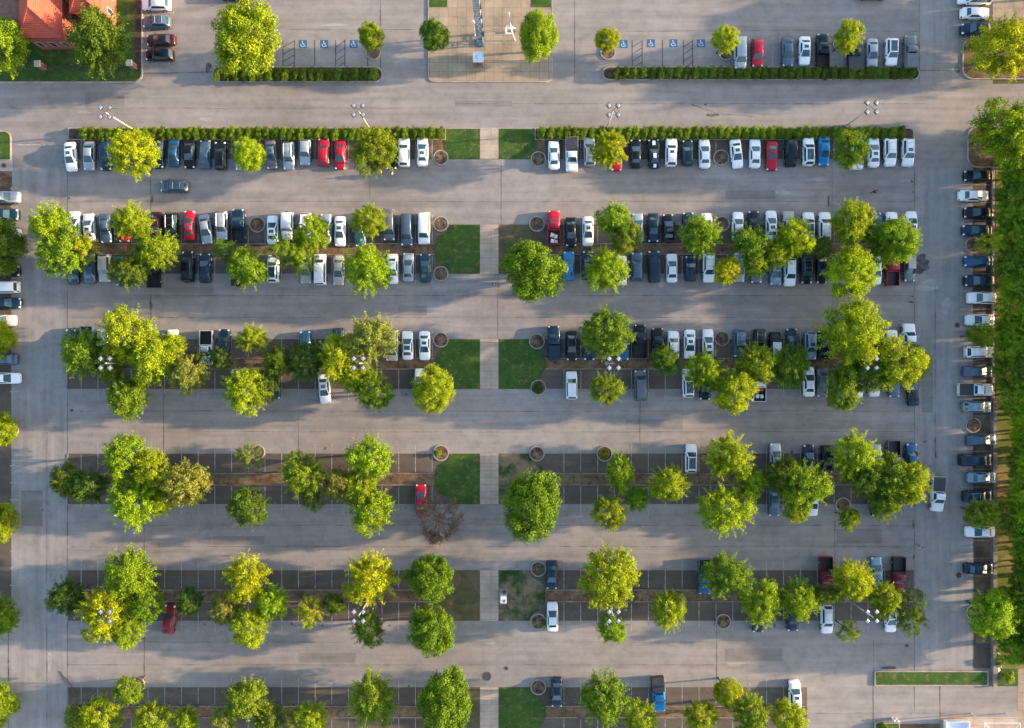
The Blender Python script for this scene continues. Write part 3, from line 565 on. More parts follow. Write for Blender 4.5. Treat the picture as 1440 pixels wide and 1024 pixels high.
for a_ in ((140, 58, 37, 'feather', 'm', 'large mid green tree beside the red roofed building', 44, 9.5), (4, 66, 31, 'feather', 'l', 'yellow-green tree cut by left edge beside the red roofed building', 38, 8.5),
           (347, 54, 48, 'dense', 'l', 'huge bright green tree at left end of the short top hedge', 54, 11), (522, 52, 20, 'dense', 'l', 'small lime green round tree beside the third wheelchair symbol', None, None),
           (610, 50, 22, 'dense', 'm', 'round green tree on left side of the concrete plaza', None, None), (757, 51, 28, 'dense', 'l', 'oval bright green tree on right side of the concrete plaza', 35, None),
           (854, 57, 18, 'dense', 'y', 'small yellow round tree at left end of top right bays', None, None), (1020, 56, 18, 'feather', 'y', 'small yellow-green tree between wheelchair bays and silver car', None, None),
           (1192, 52, 20, 'feather', 'y', 'small yellow-green tree among the parked cars at top right', 23, None), (1410, 68, 44, 'feather', 'y', 'large yellow tree in kerbed bed at the top right corner', 40, 10),
           (1419, 185, 46, 'feather', 'l', 'large lime tree in kerbed bed at right of the upper road', 44, 11), (-4, 350, 37, 'feather', 'g', 'fresh green tree at left edge over parked cars, second block', 38, 6.5),
           (-6, 478, 28, 'dense', 'y', 'yellow-green tree in ring at left edge, beside third block', 27, 5.4), (-2, 605, 27, 'dense', 'l', 'lime round tree at left edge between third and fourth blocks', 24, 5.2),
           (-5, 736, 30, 'dense', 'l', 'bright green round tree at left edge below fourth block', 32, 5.6), (-4, 866, 28, 'feather', 'g', 'green tree in ring at left edge, beside fifth block', 28, 5.4),
           (-4, 993, 29, 'dense', 'l', 'lime green tree at the bottom left corner', 32, 5.6), (1389, 342, 20, 'sparse', 'l', 'small sparse tree in ring planter at right edge, second block', 14, None),
           (1379, 472, 20, 'feather', 'g', 'small round green tree at right edge beside third block', 16, None), (1380, 723, 22, 'feather', 'g', 'bushy green tree at right edge below fourth block cars', 20, None),
           (1393, 863, 33, 'feather', 'l', 'large lime tree at right edge beside fifth block', 32, None)):
    tree(*a_[:6], G2, a_[6], hgt=a_[7])
# woodland along the right edge
rf = random.Random(3); row_i = 0; y = 238
SLOTS = (604, 668, 722, 806, 868)          # thin gaps through which the low sun reaches the right lane
def lit_slot(gx, y, r): return any(abs(y + (gx - 1340) * .096 - q) < r for q in SLOTS)
# ground x, crown radius, lowest and highest height
for ci, (gx, cr, h0, h1) in enumerate(((1402, 26, 5.6, 7.0), (1428, 31, 7.5, 9.0), (1462, 34, 9.5, 11), (1508, 38, 12, 14), (1560, 40, 12, 14.5), (1625, 42, 13, 15))):  # outer columns stand out of view, put in for their long shadows
    y = (226, 232, 226, 186, 200, 190)[ci]
    while y < (915 if ci < 3 else 862):
        rr = cr * rf.uniform(.82, 1.12); hg = rf.uniform(h0, h1); X = gx + rf.uniform(-5, 6)
        gap = ci == 0 and (585 < y < 700 or 742 < y < 835)
        if gap: rr *= .62; X += 12
        slot = lit_slot(X, y, rr * .22 + 2)
        tn_ = rf.choice('ggmglgm' if ci < 3 else 'gm'); zone = 'upper' if y < 470 else 'middle' if y < 700 else 'lower'
        hz = hg * .56; ax = 720 + (X - 720) * CH / (CH - hz); ay = 512 + (y - 512) * CH / (CH - hz)
        if not slot or ci < 2:
            if ci < 2 and slot: hg *= .72
            tree(ax, ay, rr, 'feather', tn_, 'tall %s leafy tree in the %s part of the right woodland' % (TN[tn_], zone), 'woodland trees along the right edge', name='woodland_tree', hgt=hg, full=True)
        y += rr * (rf.uniform(1.05, 1.3) if ci < 4 else 1.5)
for gx, y in ((1500, -40), (1490, 10), (1505, 52), (1545, 90), (1560, 30)):  # unseen trees added beyond the corner to shade the top right lane
    tree(720 + (gx - 720) * 1.1, 512 + (y - 512) * 1.1, 36, 'feather', 'm', 'tall mid green leafy tree added out of view to shade the top right', 'woodland trees along the right edge', name='woodland_tree', hgt=13, full=True)
# shrubs in the left margin, ring shrubs
def shrub(x, y, r, tone, label, cat='shrub', group='low shrubs'):
    i = tc[0]; tc[0] += 1; t_ = root('shrub', (wx(x), wy(y), .08), label, cat, group); rr = r / S
    c = link('foliage', CR['bush'][i % 4], t_, (0, 0, rr * .55), rt.uniform(0, 6)); c.scale = (rr, rr, rr * .8); c.color = TONES[tone] + (1,)
    m_ = MB().tube((0, 0, 0), (0, 0, rr * .6), .03, .015, 6).build('stem', 'bark', t_)
shrub(850, 638, 7, 'g', 'low green shrub filling the ring planter, fourth block right half')
shrub(617, 637, 5, 'l', 'thin weeds in ring planter left of fourth block lawn')
shrub(757, 545, 8, 'k', 'flat dark green plants filling ring below third block lawn')
shrub(764, 876, 4, 'g', 'small green plant at side of ring beside white crossover')
shrub(1366, 67, 6, 'k', 'small dark shrub in the kerbed bed under the yellow corner tree')
shrub(1416, 950, 8, 'l', 'leafy shrub on grass patch behind the retaining wall')
shrub(1404, 928, 7, 'o', 'dry olive shrub behind the lower end of the retaining wall')
shrub(1240, 1020, 6, 'm', 'green bush in the white-edged planter at bottom right')

# dead twiggy plants in the empty planters
b = MB(); r9 = random.Random(2)
for i in range(46):
    t = r9.uniform(0, 6.28); l_ = r9.uniform(.3, .75); p_ = Vector((r9.uniform(-.15, .15), r9.uniform(-.15, .15), 0)); q_ = p_ + Vector((math.cos(t) * l_, math.sin(t) * l_, r9.uniform(.1, .5)))
    b.tube(p_, q_, .028, .012, 3, caps=False); b.tube(p_.lerp(q_, .6), p_.lerp(q_, .6) + Vector((r9.uniform(-.3, .3), r9.uniform(-.3, .3), .15)), .016, .01, 3, caps=False)
M['drytwig'] = plain('dry_twig', (0.33, 0.24, 0.16), .9)
TW = mesh('twigs', b.v, b.f, 'drytwig')
for i in (0, 1, 2, 3, 4, 5, 6, 7, 8, 9, 10, 13, 16, 17, 18, 19, 28):
    x, y, k = RINGS[i]; t_ = root('twiggy_plant', (wx(x + r9.uniform(-2, 2)), wy(y + r9.uniform(-2, 2)), .12), ('dry twigs inside planter ' + ring_lab[i]), 'dead plant', 'dry plants in the ring planters')
    o = link('twigs', TW, t_, None, r9.uniform(0, 6)); k_ = r9.uniform(.6, 1.15); o.scale = (k_, k_, 1)
# hedges of clipped bushes
def hedge(x0, x1, y, h, tone, label, pitch=12.0):
    n = int((x1 - x0) / pitch); p = (x1 - x0) / n
    for i in range(n):
        k = tc[0]; tc[0] += 1; X = x0 + p * (i + .5) + rt.uniform(-.8, .8)
        hz = 0.7; t_ = root('hedge_bush', (wx(X, hz), wy(y + rt.uniform(-.5, .5), hz), .12), label, 'bush', 'clipped bushes of the hedges')
        c = link('foliage', CR['bush'][k % 4], t_, (0, 0, .6), rt.choice((0, 3.1416)) + rt.uniform(-.3, .3))
        c.scale = (p / S * .60 * rt.uniform(.92, 1.08), h / S * .60 * rt.uniform(.95, 1.06), .75 * rt.uniform(.9, 1.1)); q = rt.uniform(.72, 1.3)
        c.color = tuple(v * q for v in TONES[tone]) + (1,)
        s_ = link('stem', STEM, t_)
STEM = mesh('stem', *(lambda b: (b.v, b.f))(MB().tube((0, 0, -.1), (0, 0, .5), .04, .03, 6)), 'bark')
hedge(113, 625, 188, 17, 'g', 'clipped round green bush in the long hedge left of walkway')
hedge(756, 1272, 187, 17, 'g', 'clipped round green bush in the long hedge right of walkway')
hedge(301, 530, 105, 17, 'm', 'clipped green bush in the short hedge at upper left')
hedge(862, 1288, 103, 16, 'm', 'clipped green bush in the long hedge at upper right')

# ------------------------------------------------------------------ cars
def car_shell(stations, W, zl=.2):
    V, F = [], []; n = len(stations)
    for (y, hw, zb, zt) in stations:
        h = hw * W / 2
        half = [(h * .86, zl), (h, zl + .14), (h, zl + (zb - zl) * .62), (h * .95, zb), (h * .80, zb + (zt - zb) * .8), (h * .4, zt + .012), (0, zt + .02)]
        ring = half + [(-x, z) for x, z in half[-2::-1]]
        V += [(x, y, z) for x, z in ring]
    m = len(ring)
    for i in range(n - 1):
        for j in range(m - 1): F.append((i * m + j, (i + 1) * m + j, (i + 1) * m + j + 1, i * m + j + 1))
        F.append((i * m + m - 1, (i + 1) * m + m - 1, (i + 1) * m, i * m))
    F.append(tuple(range(m))); F.append(tuple(reversed(range((n - 1) * m, n * m))))
    return V, F
def cabin(rb, rt_, ft, fb, zb, zr, hb, hr):
    """greenhouse loft along y: rear base, rear top, front top, front base"""
    ys = [(rb, 0), (rt_, 1), ((rt_ + ft) / 2, 1.03), (ft, 1), (fb, 0)]; V = []; F = []
    for y, k in ys:
        z = zb + (zr - zb) * k; h = hb + (hr - hb) * min(k, 1)
        hk = hb * .93 if k == 0 else hb
        V += [(hk, y, zb - .02), (h, y, z - .03 * (k > 0)), (h * .86, y, z + .015 * (k > 0)), (0, y, z + .045 * (k > 0) + (0.0 if k else .01)), (-h * .86, y, z + .015 * (k > 0)), (-h, y, z - .03 * (k > 0)), (-hk, y, zb - .02)]
    m = 7
    for i in range(4):
        for j in range(6): F.append((i * m + j, (i + 1) * m + j, (i + 1) * m + j + 1, i * m + j + 1))
    return V, F
def pane(p00, p10, p11, p01, c0=None, c1=None, ins=(.06, .06), off=.012):
    """inset pane on a quad p00-p10 (bottom edge) p01-p11 (top edge); optional bulged centre line c0 bottom, c1 top"""
    P = [Vector(p) for p in (p00, p10, p11, p01)]
    nrm = (P[1] - P[0]).cross(P[3] - P[0]).normalized()
    def at(u, v):
        a_, b_ = P[0].lerp(P[3], v), P[1].lerp(P[2], v)
        q = a_.lerp(b_, u)
        if c0 is not None:
            c = Vector(c0).lerp(Vector(c1), v); mid = a_.lerp(b_, .5); q += (c - mid) * (1 - (2 * u - 1) ** 2)
        return q + nrm * off
    us = [ins[0] + (1 - 2 * ins[0]) * k / 4 for k in range(5)]; V = [at(u, v) for v in (ins[1], 1 - ins[1]) for u in us]
    return V, [(k, k + 1, k + 6, k + 5) for k in range(4)]
LEN = {'s': 4.75, 'c': 4.6, 'v': 5.1, 'p': 5.6, 'o': 4.3, 'h': 4.1, 'm': 4.7}
CNAME = {'s': 'sedan', 'c': 'crossover_car', 'v': 'passenger_van', 'p': 'pickup_truck', 'o': 'off_road_car', 'h': 'hatchback', 'm': 'muscle_car'}
CWORD = {'s': 'sedan', 'c': 'crossover', 'v': 'van', 'p': 'pickup', 'o': 'boxy off-roader', 'h': 'hatchback', 'm': 'sports coupe'}
def proto(kind, flags):
    L = LEN[kind]; W = {'s': 1.82, 'c': 1.88, 'v': 1.98, 'p': 2.0, 'o': 1.88, 'h': 1.76, 'm': 1.9}[kind]; parts = []
    h = L / 2
    def P_(name, V, F, m, smooth=False): parts.append((name, mesh(name, V, F, m, smooth)))
    if kind in 'sm':
        st = [(-h, .80, .60, .66), (-h + .1, .90, .78, .86), (-h + .45, .97, .86, .97), (-.9, 1, .90, .99), (.4, 1, .91, 1.0), (h - 1.35, .99, .88, .97), (h - .5, .96, .76, .87), (h - .15, .88, .66, .74), (h, .70, .50, .55)]
        cb = (-h + .72, -h + 1.35, h - 2.25, h - 1.22, .95, 1.43, .80, .60); 
        if kind == 'm': cb = (-h + .75, -h + 1.5, h - 2.45, h - 1.65, .93, 1.34, .80, .58)
    elif kind in 'ch':
        zt = 1.64 if kind == 'c' else 1.48
        st = [(-h, .84, .66, .74), (-h + .08, .93, .95, 1.03), (-h + .5, .99, 1.0, 1.06), (0, 1, 1.0, 1.06), (h - 1.3, .99, .97, 1.07), (h - .45, .96, .85, .97), (h - .12, .88, .72, .82), (h, .74, .55, .60)]
        cb = (-h + .10, -h + .48, h - 1.95, h - 1.22, 1.02, zt, .83, .66)
    elif kind == 'v':
        st = [(-h, .88, .70, .80), (-h + .07, .95, 1.0, 1.08), (0, 1, 1.02, 1.1), (h - 1.1, .99, 1.0, 1.1), (h - .4, .96, .85, .96), (h - .1, .88, .7, .8), (h, .76, .55, .6)]
        cb = (-h + .06, -h + .25, h - 1.65, h - .95, 1.05, 1.82, .88, .74)
    elif kind == 'o':
        st = [(-h, .90, .8, .9), (-h + .06, .97, 1.0, 1.06), (0, 1, 1.02, 1.08), (h - 1.2, .97, 1.0, 1.08), (h - .1, .90, .95, 1.0), (h, .86, .6, .66)]
        cb = (-h + .06, -h + .16, h - 1.6, h - 1.35, 1.05, 1.8, .84, .76)
    else:
        st = [(-.42, .99, 1.02, 1.08), (0, 1, 1.03, 1.1), (h - 1.35, .99, 1.03, 1.12), (h - .4, .97, .95, 1.06), (h - .08, .90, .85, .95), (h, .80, .6, .66)]
        cb = (-.38, -.22, h - 2.1, h - 1.42, 1.08, 1.80, .85, .70)
    V, F = car_shell(st, W); b = MB(); b.add(V, F); V2, F2 = cabin(*cb); b.add(V2, F2)
    rb, rt_, ft, fb, zb, zr, hb, hr = cb
    P_('body', b.v, b.f, 'metallic' if 'X' in flags else 'paint', True)
    if kind == 'p':
        y0, y1 = -h, -.42; hw = W / 2; bb = MB(); t = .07; z1 = 1.08
        bb.box(-hw, y0, .35, -hw + t, y1, z1); bb.box(hw - t, y0, .35, hw, y1, z1); bb.box(-hw + t, y0, .35, hw - t, y0 + t, z1 - .01)
        bb.box(-hw + t, y1 - t, .35, hw - t, y1, z1 - .012); bb.box(-hw + t, y0 + t, .45, hw - t, y1 - t, .55)
        P_('truck_bed', bb.v, bb.f, 'paint')
        bl = MB(); g_ = .012
        bl.rect(-hw + t + g_, y0 + t + g_, hw - t - g_, y1 - t - g_, .562)
        for sx in (-1, 1): bl.box(*sorted((sx * (hw - t - g_), sx * (hw - t - g_ - .015)))[:1], y0 + t + g_, .56, sorted((sx * (hw - t - g_), sx * (hw - t - g_ - .015)))[1], y1 - t - g_, z1 - .03)
        P_('bed_liner', bl.v, bl.f, 'bedliner')
        if 'C' in flags:
            bc = MB().box(-hw + .03, y0 + .03, z1 + .004, hw - .03, y1 - .06, z1 + .05, 0, .02, .02)
            for k in (1, 2, 3): bc.box(-hw + .06, y0 + (y1 - y0) * k / 4 - .02, z1 + .051, hw - .06, y0 + (y1 - y0) * k / 4 + .02, z1 + .062)
            P_('bed_cover', bc.v, bc.f, 'vinyl')
        if 'G' in flags:   # painted canopy over the bed
            bc = MB().box(-hw + .02, y0 + .02, z1 + .004, hw - .02, y1 - .02, 1.70, 0, .10, .06); P_('bed_canopy', bc.v, bc.f, 'paint')
    if kind == 'p': bump = []
    # glass
    o_ = .93 * hb
    V, F = pane((o_, fb, zb), (-o_, fb, zb), (-hr * .93, ft, zr), (hr * .93, ft, zr), (0, fb, zb + .02), (0, ft, zr + .045), (.03, .05), .02); P_('windshield', V, F, 'glass', True)
    V, F = pane((-o_, rb, zb), (o_, rb, zb), (hr * .93, rt_, zr), (-hr * .93, rt_, zr), (0, rb, zb + .02), (0, rt_, zr + .045), (.06, .12), .02)
    if kind != 'p' or True: P_('rear_window', V, F, 'glass', True)
    for sx in (1, -1):
        if sx > 0: q = ((hb, rt_ - .25 * (kind in 'sm'), zb), (hb, fb - .35, zb), (hr, ft - .02, zr - .03), (hr, rt_ + .05, zr - .03))
        else: q = ((-hb, fb - .35, zb), (-hb, rt_ - .25 * (kind in 'sm'), zb), (-hr, rt_ + .05, zr - .03), (-hr, ft - .02, zr - .03))
        V, F = pane(*q, None, None, (.03, .10), .018)
        P_('side_window', V, F, 'glass')
    if 'S' in flags:
        ym = ft - .25; bb = MB().box(-.36, ym - .55, zr + .02, .36, ym, zr + .058, 0, .02, .02); P_('sunroof', bb.v, bb.f, 'glass')
    if 'P' in flags:
        bb = MB(); 
        bb.box(-hr * .82, rt_ + .25, zr + .012, hr * .82, ft - .12, zr + .062, 0, .04, .04); P_('glass_roof', bb.v, bb.f, 'glass')
    if 'R' in flags:
        bb = MB()
        for sx in (-1, 1): bb.tube((sx * hr * .88, rt_ + .1, zr + .06), (sx * hr * .88, ft - .1, zr + .06), .025, n=6)
        for yy in (rt_ + .5, ft - .5): bb.tube((-hr * .88, yy, zr + .08), (hr * .88, yy, zr + .08), .02, n=6)
        P_('roof_rack', bb.v, bb.f, 'chrome' if 'd' not in flags else 'trim')
    if 'W' in flags:   # contrasting white roof panel
        bb = MB().box(-hr * .9, rt_ + .06, zr + .01, hr * .9, ft - .04, zr + .065, 0, .04, .04); P_('roof_panel', bb.v, bb.f, 'whitepanel')
    if 'N' in flags:
        bb = MB().box(-hr * .9, rt_ + .06, zr + .01, hr * .9, ft - .04, zr + .065, 0, .04, .04); P_('roof_panel', bb.v, bb.f, 'stone')
    if 'T' in flags:
        bb = MB()
        bb.box(-.25, ft - .02 - (ft - rt_), zr + .02, .25, ft, zr + .06); P_('racing_stripe', bb.v, bb.f, 'whitepanel'); bb = MB(); bb.add([(-.24, fb + .08, .985), (.24, fb + .08, .985), (.24, h - .3, .90), (-.24, h - .3, .90)], [(0, 1, 2, 3)])
        P_('racing_stripe', bb.v, bb.f, 'whitepanel'); bb = MB()
        bb.add([(-.24, -h + .06, .93), (.24, -h + .06, .93), (.24, -h + .62, 1.02), (-.24, -h + .62, 1.02)], [(0, 1, 2, 3)]); P_('racing_stripe', bb.v, bb.f, 'whitepanel')
    # lamps, mirrors, wheels
    hf = W / 2
    zf = {'s': .64, 'm': .62, 'c': .76, 'h': .72, 'v': .76, 'o': .82, 'p': .86}[kind]; tz = {'s': .74, 'm': .72, 'c': .9, 'h': .85, 'v': .95, 'o': .8, 'p': .82}[kind]
    for sx in (-1, 1):
        bb = MB().box(sx * hf * .72 - .15, h - .42, zf - .02, sx * hf * .72 + .15, h - .06, zf + .13, 0, .04, .06); P_('headlight', bb.v, bb.f, 'headlight')
        bb = MB().box(sx * hf * .78 - .13, -h + (-.015), tz - .12, sx * hf * .78 + .13, -h + .16, tz + .07, 0, .02, .03); P_('taillight', bb.v, bb.f, 'taillight')
        mx = hf * 1.0; bb = MB().box(sx * (mx + .08) - .11, fb - .42, zb - .04, sx * (mx + .08) + .11, fb - .27, zb + .11, 0, .02, .03); P_('door_mirror', bb.v, bb.f, 'trim')
    wr = {'s': .33, 'm': .34, 'c': .37, 'h': .32, 'v': .36, 'o': .41, 'p': .41}[kind]
    for sx in (-1, 1):
        for yy in (-h + .95, h - .92):
            x0, x1 = sx * (hf - .20), sx * (hf + .015)
            bb = MB().tube((x0, yy, wr), (x1, yy, wr), wr, wr, 16, 0); bb.tube((x1, yy, wr), (x1 + sx * .012, yy, wr), wr * .62, wr * .55, 12, 1)
            me = mesh('wheel', bb.v, bb.f, ['tyre', 'rim']); me.polygons.foreach_set('material_index', bb.mi); parts.append(('wheel', me))
    if kind == 'o':
        bb = MB().tube((0, -h - .12, .95), (0, -h + .02, .95), .34, .34, 16); P_('spare_wheel', bb.v, bb.f, 'tyre')
    for _n, me in parts:          # make every panel face outwards
        if _n in ('body', 'truck_bed'):
            bm_ = bmesh.new(); bm_.from_mesh(me); bmesh.ops.recalc_face_normals(bm_, faces=bm_.faces); bm_.to_mesh(me); bm_.free()
    return parts
CC = {'d': ('dark red', (.21, .008, .018)), 'w': ('white', (.86, .87, .88)), 'i': ('silver', (.36, .40, .44)), 'g': ('grey', (.14, .15, .165)), 'l': ('slate blue', (.075, .125, .18)), 'n': ('navy', (.006, .026, .052)), 'k': ('black', (.004, .006, .010)),
      'r': ('red', (.46, .008, .030)), 'm': ('maroon', (.045, .010, .014)), 'b': ('bright blue', (.010, .20, .48)), 'u': ('blue', (.02, .09, .20)), 'e': ('beige', (.45, .41, .36)), 't': ('dark teal', (.018, .065, .085)), 'a': ('pale blue', (.20, .31, .40))}
FW = [('S', 'sunroof'), ('P', 'glass roof'), ('R', 'roof rack'), ('C', 'bed cover'), ('G', 'canopy'), ('K', 'loaded bed'), ('T', 'white stripe'), ('W', 'white roof panel'), ('N', 'tan roof panel')]
CACHE = {}
CARS = {
 'upper left strip': ('beside the lawn', 'y', '219,6,c,w,l,;220,31,c,l,l,R;226,56,s,m,l,;224,77,c,k,l,'),
 'left row of hedge block': ('', 'x', '99,220,s,w,d,S;125,219,s,i,d,;149,219,c,n,d,;222,217,c,n,d,;244,214,s,u,u,;266,216,s,k,d,;288,217,s,l,u,;310,219,c,k,u,;338,219,s,i,d,;381,217,s,g,d,S;406,219,c,i,d,R;429,214,h,i,d,;455,214,c,r,u,;478,218,s,r,d,;550,217,s,k,d,;568,214,c,w,u,;594,213,s,w,u,S'),
 'right row of hedge block': ('', 'x', '779,218,s,w,u,;804,217,p,w,d,C;829,213,c,i,u,R;867,219,s,r,d,;894,216,s,k,u,;920,216,m,k,u,T;944,214,c,w,u,S;967,215,h,n,u,;991,216,s,w,u,;1036,216,s,w,d,S;1062,216,s,w,u,;1086,219,m,r,d,S;1112,216,o,k,d,;1137,213,c,w,u,P;1159,212,s,b,d,;1207,217,s,w,d,;1229,214,s,w,u,S;1252,214,c,w,d,R;1277,214,c,w,d,RS'),
 'upper left row of second block': ('', 'x', '104,318,s,w,u,;125,320,s,w,u,S;148,321,s,l,d,;174,320,s,r,d,;219,318,s,m,d,;241,319,c,k,d,R;266,317,s,r,u,S;289,322,s,i,d,;312,317,c,i,d,R;335,318,p,n,u,;383,323,s,w,u,S;404,318,o,w,d,;430,319,c,w,d,R;458,321,s,i,u,;478,325,s,w,d,S;505,326,s,u,d,;547,316,v,g,d,;572,323,v,l,d,;596,321,v,w,d,'),
 'lower left row of second block': ('', 'x', '103,379,s,t,u,;126,378,s,l,u,;147,377,c,e,d,;170,381,s,u,d,;216,380,p,k,u,;264,375,v,k,u,;288,377,s,n,u,;332,382,s,k,u,;384,378,c,w,u,P;430,378,s,e,d,;450,379,v,w,u,;476,380,s,e,d,;552,378,s,w,d,;574,376,s,i,u,;598,377,s,t,u,S'),
 'upper right row of second block': ('', 'x', '779,320,p,r,u,K;803,326,s,k,d,;827,325,s,w,d,S;897,320,s,i,u,P;919,320,s,n,d,;940,321,s,k,u,S;968,318,c,n,u,;994,320,s,w,u,;1038,318,s,w,u,;1060,317,c,k,u,;1085,317,s,w,u,S;1109,316,o,e,u,;1137,318,c,w,u,P;1160,318,c,w,u,R;1231,318,c,u,u,;1254,318,c,w,u,;1282,317,s,w,u,S'),
 'lower right row of second block': ('', 'x', '800,374,s,b,u,;827,373,c,n,u,;874,380,s,w,u,;896,375,c,l,u,;920,375,v,n,u,;945,377,s,w,u,;971,378,h,n,u,;997,377,c,w,d,R;1040,376,s,i,d,;1064,378,s,g,d,;1091,381,s,a,d,S;1111,383,c,w,d,;1134,379,c,k,d,R;1156,378,s,k,d,;1232,380,s,w,d,;1255,378,p,r,u,;1279,376,c,g,d,N'),
 'upper left row of third block': ('', 'x', '99,484,s,n,u,W;122,484,p,u,d,;144,484,s,i,u,;242,484,s,w,u,;290,489,p,w,d,W;315,483,c,n,u,;429,486,s,u,u,;476,481,c,n,d,;551,486,v,e,d,;573,486,s,w,u,P;597,486,s,w,d,S'),
 'lower left row of third block': ('', 'x', '333,540,s,i,u,;386,541,s,n,d,;456,547,s,w,d,RS;591,539,s,w,u,'),
 'upper right row of third block': ('', 'x', '779,482,p,n,u,G;804,486,s,k,d,;829,486,s,n,d,;877,486,s,u,d,;900,480,p,k,u,;925,485,p,k,u,C;947,485,c,w,u,R;970,484,s,w,d,S;996,484,s,w,u,S;1040,483,c,l,d,R;1068,483,c,k,d,R;1090,486,o,k,u,W;1114,482,s,n,u,;1140,486,c,a,d,S;1158,485,s,k,u,;1255,484,s,w,u,;1278,479,p,w,u,C'),
 'lower right row of third block': ('', 'x', '804,542,c,w,u,;901,542,v,g,u,;968,539,c,w,u,P;992,542,s,k,d,;1068,541,p,w,u,K;1138,537,s,w,u,;1157,538,s,g,d,;1206,540,s,w,d,;1230,538,s,w,d,S;1258,538,s,l,d,;1284,550,s,n,u,'),
 'lower left row of fourth block': ('', 'x', '592,702,s,r,u,'),
 'upper right row of fourth block': ('', 'x', '972,645,c,w,u,P;1091,644,s,i,u,;1138,646,s,n,u,;1163,646,c,k,d,S;1232,645,s,i,u,;1257,644,p,g,d,;1282,644,c,u,u,'),
 'lower right row of fourth block': ('', 'x', '1089,706,s,l,d,;1143,706,s,w,d,;1234,706,c,n,d,'),
 'lower left row of fifth block': ('', 'x', '238,871,c,d,u,'),
 'upper right row of fifth block': ('', 'x', '776,809,s,n,d,;991,811,p,u,d,;1162,808,p,d,d,;1233,804,s,a,u,;1264,808,p,d,d,B'),
 'lower right row of fifth block': ('', 'x', '777,868,s,w,u,W;1066,870,c,n,d,R;1115,868,c,n,d,;1163,871,c,w,d,R;1253,869,s,w,d,S'),
 'upper right row of bottom block': ('', 'x', '783,974,s,n,d,;926,976,p,b,d,CB;1118,977,c,w,u,S'),
 'left edge column': ('', 'y', '7,277,c,i,r,R;6,302,c,n,r,;7,329,s,w,r,;6,381,s,k,r,;4,404,v,w,l,;8,426,s,n,r,;1,451,c,e,r,;4,505,s,l,l,;7,532,s,w,r,'),
 'right edge column': ('', 'y', '1377,247,s,k,l,;1370,275,s,w,r,;1377,299,s,k,l,;1375,324,s,n,l,;1377,367,s,u,l,;1377,395,c,n,l,;1381,419,c,w,l,;1379,450,s,w,l,;1378,495,c,w,r,R;1376,523,s,l,r,;1372,548,p,w,r,C;1374,572,c,a,r,;1381,619,s,l,r,;1372,647,v,n,r,;1381,672,s,a,r,;1375,698,c,n,r,R;1379,748,s,w,l,;1377,800,s,n,r,'),
 'upper right corner column': ('', 'y', '1371,-3,v,w,l,;1372,18,s,w,r,;1372,41,c,n,l,'),
 'top right row': ('', 'x', '1041,75,v,i,d,;1065,75,c,r,d,;1108,73,s,l,d,;1132,71,s,w,d,S;1157,72,p,k,u,;1201,76,p,k,u,C;1227,74,s,i,d,;1254,73,c,w,d,P;1280,74,p,g,u,G'),
}
LONE = ['245,262,c,l,l,R|slate blue crossover driving along the aisle below hedge block', '1319,695,p,w,d,C|white pickup with bed cover driving down the right lane', '332,-8,s,n,r,|navy car cut by the top edge above the huge tree', '1229,-10,c,k,r,|dark car cut by the top edge above the top right row']
TILT = {(99, 220): 4, (149, 219): 0, (381, 217): 5, (289, 322): 7, (148, 321): 4, (456, 547): 5, (1036, 216): 6, (125, 320): 4, (505, 326): 6, (1319, 695): -5, (926, 976): 4, (238, 871): -5, (1118, 977): 2, (1284, 550): 3, (590, 525): 4, (901, 542): 3, (1381, 619): 3, (968, 539): 2, (920, 216): 2, (1233, 804): 2}
rc = random.Random(9)
def look(c):
    s = CC[c['c']][0] + ' ' + CWORD[c['k']]; f = [wd for q, wd in FW if q in c['f']]
    return s + (' with ' + f[0] if f else '')
def parse(s):
    q = s.split(','); return dict(x=float(q[0]), y=float(q[1]), k=q[2], c=q[3], d=q[4], f=q[5])
BEDTRIM = {}
def build_car(c, label, group):
    fl = ''.join(sorted(set(c['f']) - set('KB')));
    if c['c'] in 'iglatu': fl += 'X'
    key = (c['k'], fl)
    if key not in CACHE: CACHE[key] = proto(c['k'], fl)
    hz = .8; rot = {'u': 0, 'd': math.pi, 'l': math.pi / 2, 'r': -math.pi / 2}[c['d']]
    rot += R(TILT.get((int(c['x']), int(c['y'])), 0) + rc.uniform(-1, 1))
    t_ = root(CNAME[c['k']], (wx(c['x'], hz), wy(c['y'], hz), 0.012), label, 'pickup truck' if c['k'] == 'p' else 'van' if c['k'] == 'v' else 'car', group, rot)
    sz = rc.uniform(.97, 1.02); t_.scale = (1, sz, 1)
    k = rc.uniform(.9, 1.1); col = tuple(min(.88, v * k) for v in CC[c['c']][1]) + (1,)
    for nm, me in CACHE[key]:
        o = link(nm, me, t_)
        if nm in ('body', 'truck_bed', 'bed_canopy'): o.color = col
        if 'B' in c['f'] and nm == 'truck_bed': o.color = (.012, .012, .015, 1); o['label'] = 'black bed behind the coloured cab'
    return t_
for rowname, (hint, axis, data) in CARS.items():
    cs = [parse(s) for s in data.split(';')]; cs.sort(key=lambda c: c[axis]); lk = [look(c) for c in cs]
    grp = 'cars parked in rows in the car park'
    frm = 'from left' if axis == 'x' else 'from top'
    for i, c in enumerate(cs):
        if len(cs) == 1: lab = '%s alone in the %s' % (lk[i], rowname)
        elif lk.count(lk[i]) == 1:
            nb = cs[i - 1] if i > 0 else cs[i + 1]
            lab = '%s, beside %s %s, %s' % (lk[i], CC[nb['c']][0], CWORD[nb['k']], rowname)
            if len(lab.split()) > 16: lab = '%s, %s %s, %s' % (lk[i], ORD[i + 1], frm, rowname)
        else: lab = '%s, %s %s, %s' % (lk[i], ORD[i + 1], frm, rowname)
        if len(lab.split()) > 16: lab = '%s in the %s' % (lk[i], rowname)
        build_car(c, lab, grp)
